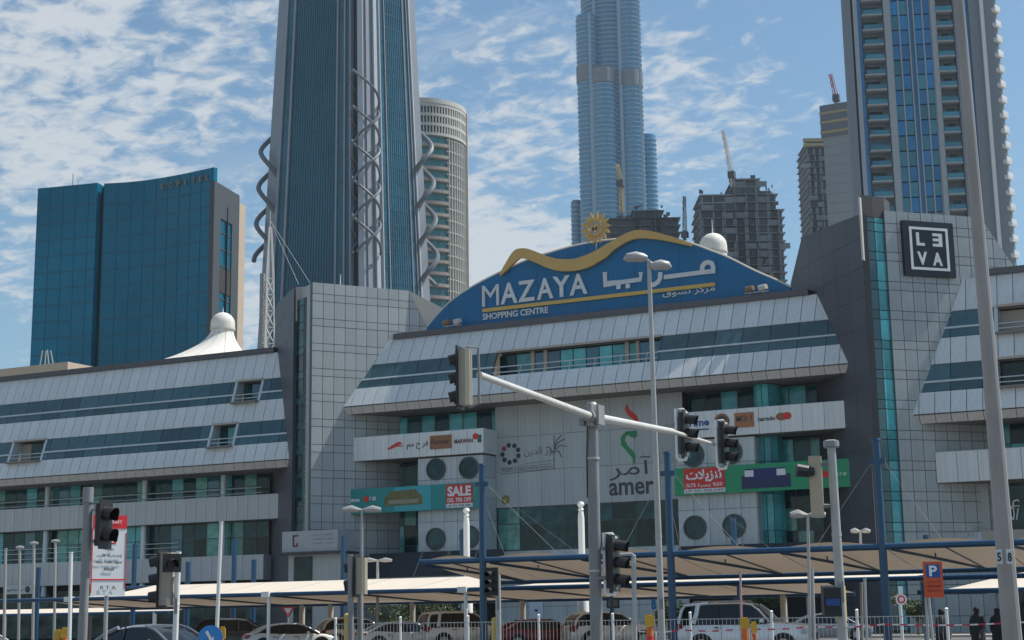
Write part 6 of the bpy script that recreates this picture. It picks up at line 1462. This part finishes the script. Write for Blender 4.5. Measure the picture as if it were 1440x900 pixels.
def make_car(name, label, cat, pm, L_, W_, H_, kind, loc, az, group):
    t = empty(name, loc, math.radians(90-az), label, cat, group)      # local +X is forward
    hw = W_/2; gz = .22; belt = H_*(.60 if kind != 'sedan' else .64)
    if kind == 'sedan': top = [(-.5, .50, .80), (-.485, .60, .88), (-.46, .66, .93), (-.33, .685, .97), (-.1, .64, 1), (.1, .635, 1), (.22, .65, .99), (.36, .60, .95), (.45, .52, .88), (.49, .44, .80), (.5, .38, .74)]
    elif kind == 'suv': top = [(-.5, .50, .86), (-.492, .58, .92), (-.47, .60, .97), (-.3, .60, 1), (0, .59, 1), (.16, .60, 1), (.24, .62, .99), (.40, .585, .95), (.465, .54, .9), (.492, .46, .84), (.5, .36, .78)]
    else: top = [(-.5, .50, .84), (-.49, .60, .90), (-.46, .64, .95), (-.3, .64, 1), (0, .62, 1), (.18, .63, 1), (.26, .65, .98), (.40, .60, .93), (.465, .53, .87), (.492, .44, .8), (.5, .36, .74)]
    secs = []
    for fx_, fz, fw_ in top:
        x, zt, w = fx_*L_, fz*H_, hw*fw_; zb_ = gz if -.46 < fx_ < .46 else gz+.12
        m_ = (zt+zb_)/2
        secs.append([(x, -w*.90, zb_), (x, -w*.99, zb_+.12), (x, -w, m_), (x, -w*.97, zt-.10), (x, -w*.90, zt-.02), (x, -w*.5, zt+.015), (x, 0, zt+.02), (x, w*.5, zt+.015), (x, w*.90, zt-.02), (x, w*.97, zt-.10), (x, w, m_), (x, w*.99, zb_+.12), (x, w*.90, zb_)])
    q = MB(); loft(q, secs); body = q.build('body', pm, t, True, local=True)
    if kind == 'sedan': gh = [(-.40, .66, .0), (-.30, .84, .55), (-.20, .955, .9), (-.08, 1.0, 1), (.05, .995, 1), (.13, .93, .85), (.20, .82, .5), (.29, .66, .0)]
    elif kind == 'suv': gh = [(-.475, .62, 0), (-.455, .86, .6), (-.43, .965, .9), (-.25, 1.0, 1), (-.02, 1.0, 1), (.07, .97, .95), (.13, .86, .6), (.21, .64, 0)]
    else: gh = [(-.47, .64, 0), (-.43, .84, .6), (-.36, .955, .92), (-.2, 1.0, 1), (-.02, .995, 1), (.08, .95, .9), (.16, .82, .5), (.26, .65, 0)]
    secs = []; bz = H_*.60
    for fx_, fz, _ in gh:
        x, zt = fx_*L_, fz*H_-.03; wb = hw*.91; f = (zt-bz)/(H_-bz); wt = hw*(.91-.19*max(0, f))
        secs.append([(x, -wb, bz-.03), (x, -wt, max(zt-.05, bz-.02)), (x, -wt*.8, zt), (x, 0, zt+.01), (x, wt*.8, zt), (x, wt, max(zt-.05, bz-.02)), (x, wb, bz-.03)])
    q = MB(); loft(q, secs); q.build('window_glass', cgl, t, True, local=True)
    # roof skin
    rs = [s for s in gh if s[1] > .93]; secs = []
    for fx_, fz, _ in rs:
        x, zt = fx_*L_, fz*H_-.02; f = (zt-bz)/(H_-bz); wt = hw*(.91-.19*f)
        secs.append([(x, -wt*1.01, zt-.08), (x, -wt*.8, zt+.01), (x, 0, zt+.03), (x, wt*.8, zt+.01), (x, wt*1.01, zt-.08), (x, wt*.7, zt-.02), (x, -wt*.7, zt-.02)])
    q = MB(); loft(q, secs); q.build('roof', pm, t, True, local=True)
    # pillars following the greenhouse outline
    def edge(f):
        for (x0, z0, _), (x1, z1, _) in zip(gh[:-1], gh[1:]):
            if x0 <= f <= x1: return z0+(z1-z0)*(f-x0)/(x1-x0)
        return .6
    def pillar(fs, wd):
        for s in (-1, 1):
            q = MB(); pts = []
            for fx_, fz in fs:
                z = fz*H_-.02; f = max(0, (z-bz)/(H_-bz)); pts.append(Vector((fx_*L_, s*(hw*(.925-.19*f)), z)))
            q.path(pts, wd, 6); q.build('pillar', pm, t, True, local=True)
    front = [(g[0], g[1]) for g in gh if g[0] > .0]; rear = [(g[0], g[1]) for g in gh if g[0] < -.15]
    pillar(front, .035); pillar(rear, .06 if kind != 'sedan' else .07)
    if kind == 'suv': pillar([(-.36, .62), (-.34, .8), (-.33, .97)], .09)
    for s in (-1, 1):
        for fx_ in ((-.13,) if kind == 'sedan' else (-.17, .0)):
            q = MB(); q.path([Vector((fx_*L_, s*hw*.925, bz)), Vector(((fx_-.005)*L_, s*hw*.75, H_*.965))], .025, 6); q.build('door_pillar', trim, t, local=True)
    # wheels
    wr = .34 if kind == 'sedan' else .385
    for fx_ in (-.30, .31):
        for s in (-1, 1):
            c = Vector((fx_*L_, s*(hw-.11), wr)); q = MB(); q.tube(c-Vector((0, .115*s, 0)), c+Vector((0, .12*s, 0)), wr, n=22); wo = q.build('wheel', tyre, t, local=True)
            q = MB(); q.tube(c+Vector((0, .121*s, 0)), c+Vector((0, .13*s, 0)), wr*.66, n=18); q.build('rim', rim_m, wo, local=True)
            q = MB(); n = 16; A_ = [Vector((c.x+(wr+.085)*math.cos(a), s*(hw*.995), c.z+(wr+.085)*math.sin(a))) for a in [math.pi*i/n for i in range(n+1)]]
            q.poly(A_, (0, s*.012, 0)); q.build('wheel_arch', trim, t, local=True)
    # lamps, mirrors, handles, door lines
    for s in (-1, 1):
        zt = .60*H_ if kind == 'sedan' else .58*H_
        q = MB(); q.obox((-.487*L_, s*hw*.80, zt-.06), (.05, 0, 0), (.04, s*.17, 0), (0, 0, .09 if kind == 'sedan' else .14)); q.build('tail_light', lred, t, local=True)
        q = MB(); q.obox((-.462*L_, s*hw*.945, zt-.04), (.11, 0, .02), (0, .02, 0), (0, 0, .07)); q.build('tail_light', lred, t, local=True)
        q = MB(); q.obox((.468*L_, s*hw*.80, H_*.46), (.09, 0, 0), (-.05, s*.17, 0), (0, 0, .075)); q.build('headlight', lwh, t, local=True)
        q = MB(); q.path([Vector((.17*L_, s*hw*.95, H_*.63)), Vector((.165*L_, s*(hw+.13), H_*.655)), Vector((.16*L_, s*(hw+.2), H_*.655))], [.03, .09, .06], 8); q.build('mirror', pm, t, True, local=True)
        for fx_ in (-.20, .02): q = MB(); q.box((fx_*L_, s*hw-.012 if s > 0 else -hw-.012, H_*.525), (fx_*L_+.18, s*hw+.012 if s > 0 else -hw+.012, H_*.545)); q.build('door_handle', trim, t, local=True)
        for fx_ in (-.15, .07, .20): q = MB(); q.box((fx_*L_, (s*hw-.004), .35), (fx_*L_+.012, (s*hw+.004), H_*.58)); q.build('door_seam', trim, t, local=True)
    q = MB(); q.obox((.497*L_, 0, H_*.36), (.02, 0, 0), (0, hw*.55, 0), (0, 0, .12)); q.build('grille', trim, t, local=True)
    q = MB(); q.obox((-.50*L_, 0, H_*.42), (.01, 0, 0), (0, .26, 0), (0, 0, .06)); q.build('number_plate', white_s, t, local=True)
    if kind == 'suv':
        for s in (-1, 1): q = MB(); q.path([Vector((-.38*L_, s*hw*.64, H_-.0)), Vector((-.36*L_, s*hw*.64, H_+.05)), Vector((.0, s*hw*.64, H_+.05)), Vector((.02*L_, s*hw*.64, H_))], .02, 6); q.build('roof_rail', mat('roof rail', (.5, .5, .5), .4, .5), t, local=True)
    return t
CG = 'cars parked under the canopies'
pw_ = paint('white', (.84, .84, .85)); ps_ = paint('silver', (.66, .67, .69)); pg_ = paint('grey', (.20, .225, .26)); pk_ = paint('black', (.012, .013, .015)); pr_ = paint('red', (.22, .012, .02))
def car_at(px, D): p = gnd(px, D); return (p.x, p.y, .006)
make_car('parked_car', 'white sedan parked right of the black car, red tail lamp at left', 'car', ps_, 4.7, 1.82, 1.44, 'sedan', car_at(408, 77), 48, CG)
make_car('parked_car', 'white crossover behind the paired signal posts', 'car', pw_, 4.5, 1.85, 1.66, 'cross', car_at(503, 84), 44, CG)
make_car('parked_car', 'pale sedan with railing shadows between the paired posts and navy mast', 'car', ps_, 4.6, 1.82, 1.44, 'sedan', car_at(565, 78), 46, CG)
make_car('parked_car', 'white tall estate car parked left of the navy mast', 'car', pw_, 4.7, 1.9, 1.86, 'suv', car_at(652, 79), 42, CG)
make_car('parked_car', 'dark red sedan parked right of the left navy mast', 'car', pr_, 4.7, 1.82, 1.46, 'sedan', car_at(758, 77), 46, CG)
make_car('parked_car', 'white off road car half hidden behind the signal mast', 'car', pw_, 4.6, 1.9, 1.75, 'cross', car_at(856, 76), 44, CG)
make_car('parked_car', 'black off road car right of the grey sedan', 'car', pk_, 4.8, 1.9, 1.72, 'cross', car_at(338, 80), 60, CG)
make_car('driving_car', 'grey blue sedan at the bottom left driving towards the right', 'car', pg_, 4.75, 1.85, 1.52, 'sedan', car_at(222, 47), 98, 'cars on the road')
make_car('driving_car', 'large white four wheel drive with roof rails at lower right', 'car', pw_, 5.1, 1.98, 1.98, 'suv', car_at(1050, 58), 86, 'cars on the road')
make_car('driving_car', 'white car just entering at the bottom left corner', 'car', pw_, 4.6, 1.82, 1.42, 'sedan', car_at(-40, 66), 70, 'cars on the road')
make_car('parked_car', 'dark car in shade under the canopy behind the four wheel drive', 'car', pg_, 4.6, 1.82, 1.5, 'sedan', car_at(1165, 84), 70, CG)

# ------------------------------------------------------------------ people in black robes
robe = mat('black robe', (.012, .012, .014), .8); skin = mat('skin', (.36, .21, .14), .6)
def person(label, px, D, h, az, bag=False):
    g0 = gnd(px, D, .0); t = empty('person', tuple(g0), math.radians(90-az), label, 'person', 'people in dark robes near the parking sign')
    k = h/1.65
    secs = []
    for z, rx, ry, ox in ((.02, .30, .27, 0), (.4, .25, .23, .01), (.8, .22, .21, .01), (1.0, .19, .19, 0), (1.15, .17, .19, 0), (1.28, .155, .20, -.01), (1.36, .13, .19, -.01), (1.41, .085, .11, 0), (1.45, .085, .09, .01), (1.50, .105, .095, .02), (1.56, .115, .10, .02), (1.62, .095, .085, .01), (1.655, .05, .05, 0)):
        secs.append([((ox+rx*math.cos(2*math.pi*i/16))*k, ry*math.sin(2*math.pi*i/16)*k, z*k) for i in range(16)])
    q = MB(); loft(q, secs); b = q.build('body', robe, t, True, local=True)
    q = MB(); q.lathe((0, 0, 0), [(.02, -.07), (.055, -.04), (.065, .0), (.05, .05), (.02, .07)], 10)
    for v in q.v: v.x, v.y, v.z = (v.x*.45+.095)*k, v.y*k, (v.z+1.535)*k
    q.build('face', skin, t, True, local=True)
    for s in (-1, 1):
        q = MB(); q.path([Vector((0, s*.17, 1.34))*k, Vector((.0, s*.235, 1.12))*k, Vector((.06+.05*s, s*.22, .92))*k, Vector((.14+.06*s, s*.17, .80))*k], [.06*k, .062*k, .06*k, .07*k], 8); q.build('sleeve', robe, t, True, local=True)
        hp = Vector((.15+.06*s, s*.165, .76))*k; q = MB(); q.path([hp+Vector((0, 0, .05)), hp, hp-Vector((0, 0, .05))], [.025, .035, .03], 6)
        for f_ in range(4): q.path([hp+Vector((-.018+.012*f_, 0, -.04)), hp+Vector((-.018+.012*f_+.004, 0, -.085)), hp+Vector((-.01+.012*f_, -s*.01, -.105-.006*(f_ % 2)))], .007, 5)
        q.path([hp+Vector((.02, 0, 0)), hp+Vector((.045, 0, -.03)), hp+Vector((.045, -s*.01, -.055))], .008, 5); q.build('hand', skin, t, True, local=True)
    return t
person('person in a black robe walking just right of the parking sign', 1323, 50, 1.62, 100)
person('person in a black robe and scarf standing left of the thick leaning pole', 1374, 49, 1.68, 200)
person('person in dark clothes half hidden by the thick leaning pole', 1402, 52, 1.62, 150)
person('person in dark clothes at the right frame edge', 1438, 51, 1.64, 230)

# ------------------------------------------------------------------ planting
def leafy(name, label, cat, c, h, r, n, m, trunk, group=None):
    t = empty(name, tuple(c), 0, label, cat, group)
    q = MB(); q.tube(c, c+Vector((0, 0, h*.5)), .09, .05, 8)
    for k in range(5): a = 2*math.pi*k/5; q.tube(c+Vector((0, 0, h*.4)), c+Vector((math.cos(a)*r*.6, math.sin(a)*r*.6, h*.75)), .04, .015, 5)
    q.build('trunk', trunk, t)
    q = MB(); cl = [(Vector((random.gauss(0, r*.45), random.gauss(0, r*.45), random.uniform(h*.35, h*.92))), random.uniform(.3, .6)*r*.7) for _ in range(16)]
    for _ in range(n):
        cc, rr_ = random.choice(cl); d = Vector((random.gauss(0, 1), random.gauss(0, 1), random.gauss(0, .8))).normalized()*rr_*random.uniform(.6, 1.05); p = c+cc+d
        a = Vector((random.gauss(0, 1), random.gauss(0, 1), random.gauss(0, .6))).normalized(); b = a.orthogonal().normalized(); s = random.uniform(.07, .15)
        q.add([p-a*s, p+b*s*.5, p+a*s, p-b*s*.5], [(0, 1, 2, 3)])
    q.build('crown', m, t, fix=False)
    return t
lf1 = mat('leaf green', (.055, .085, .03), .6, var=.3, scale=2); bark = mat('bark', (.16, .12, .09), .9)
for px, D, h, r, lb in ((556, 104, 3.4, 1.5, 'small leafy tree under the canopy right of the paired signal posts'), (600, 106, 3.6, 1.7, 'small leafy tree under the canopy above the pale sedan'), (640, 108, 3.2, 1.6, 'small leafy tree under the canopy left of the navy mast'), (940, 92, 2.4, 1.2, 'green shrub behind the rear of the four wheel drive'), (1290, 92, 2.8, 1.1, 'green shrub below the parking sign canopy edge'), (1062, 104, 3.2, 1.4, 'small tree behind the roof of the four wheel drive')):
    leafy('small_tree', lb, 'tree', gnd(px, D, .1), h, r, 1500, lf1, bark, 'small trees at the shopping centre entrance')
def palm(label, px, D, ytop):
    c = gnd(px, D, .1); zt = atd(px, ytop, D).z; t = empty('palm_tree', tuple(c), 0, label, 'palm tree', 'palms before the right bay'); q = MB(); q.tube(c, (c.x, c.y, zt), .19, .14, 10); q.build('trunk', bark, t)
    pmn = mat('palm frond', (.10, .10, .05), .7, var=.3, scale=2)
    for k in range(22):
        a = 2*math.pi*k/22+random.uniform(-.2, .2); el = random.uniform(-.1, 1.15); L_ = random.uniform(1.5, 2.2); q = MB(); pts = []
        for i in range(8):
            f = i/7; pts.append(Vector((c.x+math.cos(a)*math.cos(el)*L_*f, c.y+math.sin(a)*math.cos(el)*L_*f, zt+math.sin(el)*L_*f-1.1*f*f)))
        for i in range(7):
            p, p2 = pts[i], pts[i+1]; sd3 = (p2-p).cross(Vector((0, 0, 1))).normalized()
            for s in (-1, 1):
                for m_ in range(3):
                    pp = p+(p2-p)*(m_/3); l3 = .42*(1-.5*i/7); tip = pp+sd3*s*l3+(p2-p).normalized()*l3*.6-Vector((0, 0, .12)); q.add([pp, pp+(p2-p)*.18, tip], [(0, 1, 2)])
        q.path(pts, .018, 4); q.build('frond', pmn, t, fix=False)
palm('dull green palm in front of the teal bay under the green banner', 1112, 112, 752)
palm('dull green palm between the teal bay and the dark tower wall', 1160, 110, 738)
palm('low palm at the foot of the dark tower wall', 1196, 108, 762)

# ------------------------------------------------------------------ the air
hz = bpy.data.materials.new('thin haze'); hz.use_nodes = True; _t = hz.node_tree; _t.nodes.clear()
_v = _t.nodes.new('ShaderNodeVolumePrincipled'); _v.inputs['Color'].default_value = (.72, .86, 1.0, 1); _v.inputs['Density'].default_value = 0.00009; _v.inputs['Anisotropy'].default_value = .3
_o = _t.nodes.new('ShaderNodeOutputMaterial'); _t.links.new(_v.outputs[0], _o.inputs['Volume'])
q = MB(); q.box((-2210, -1410, -1), (1410, 2610, 645)); tag(q.build('haze', hz), kind='stuff')
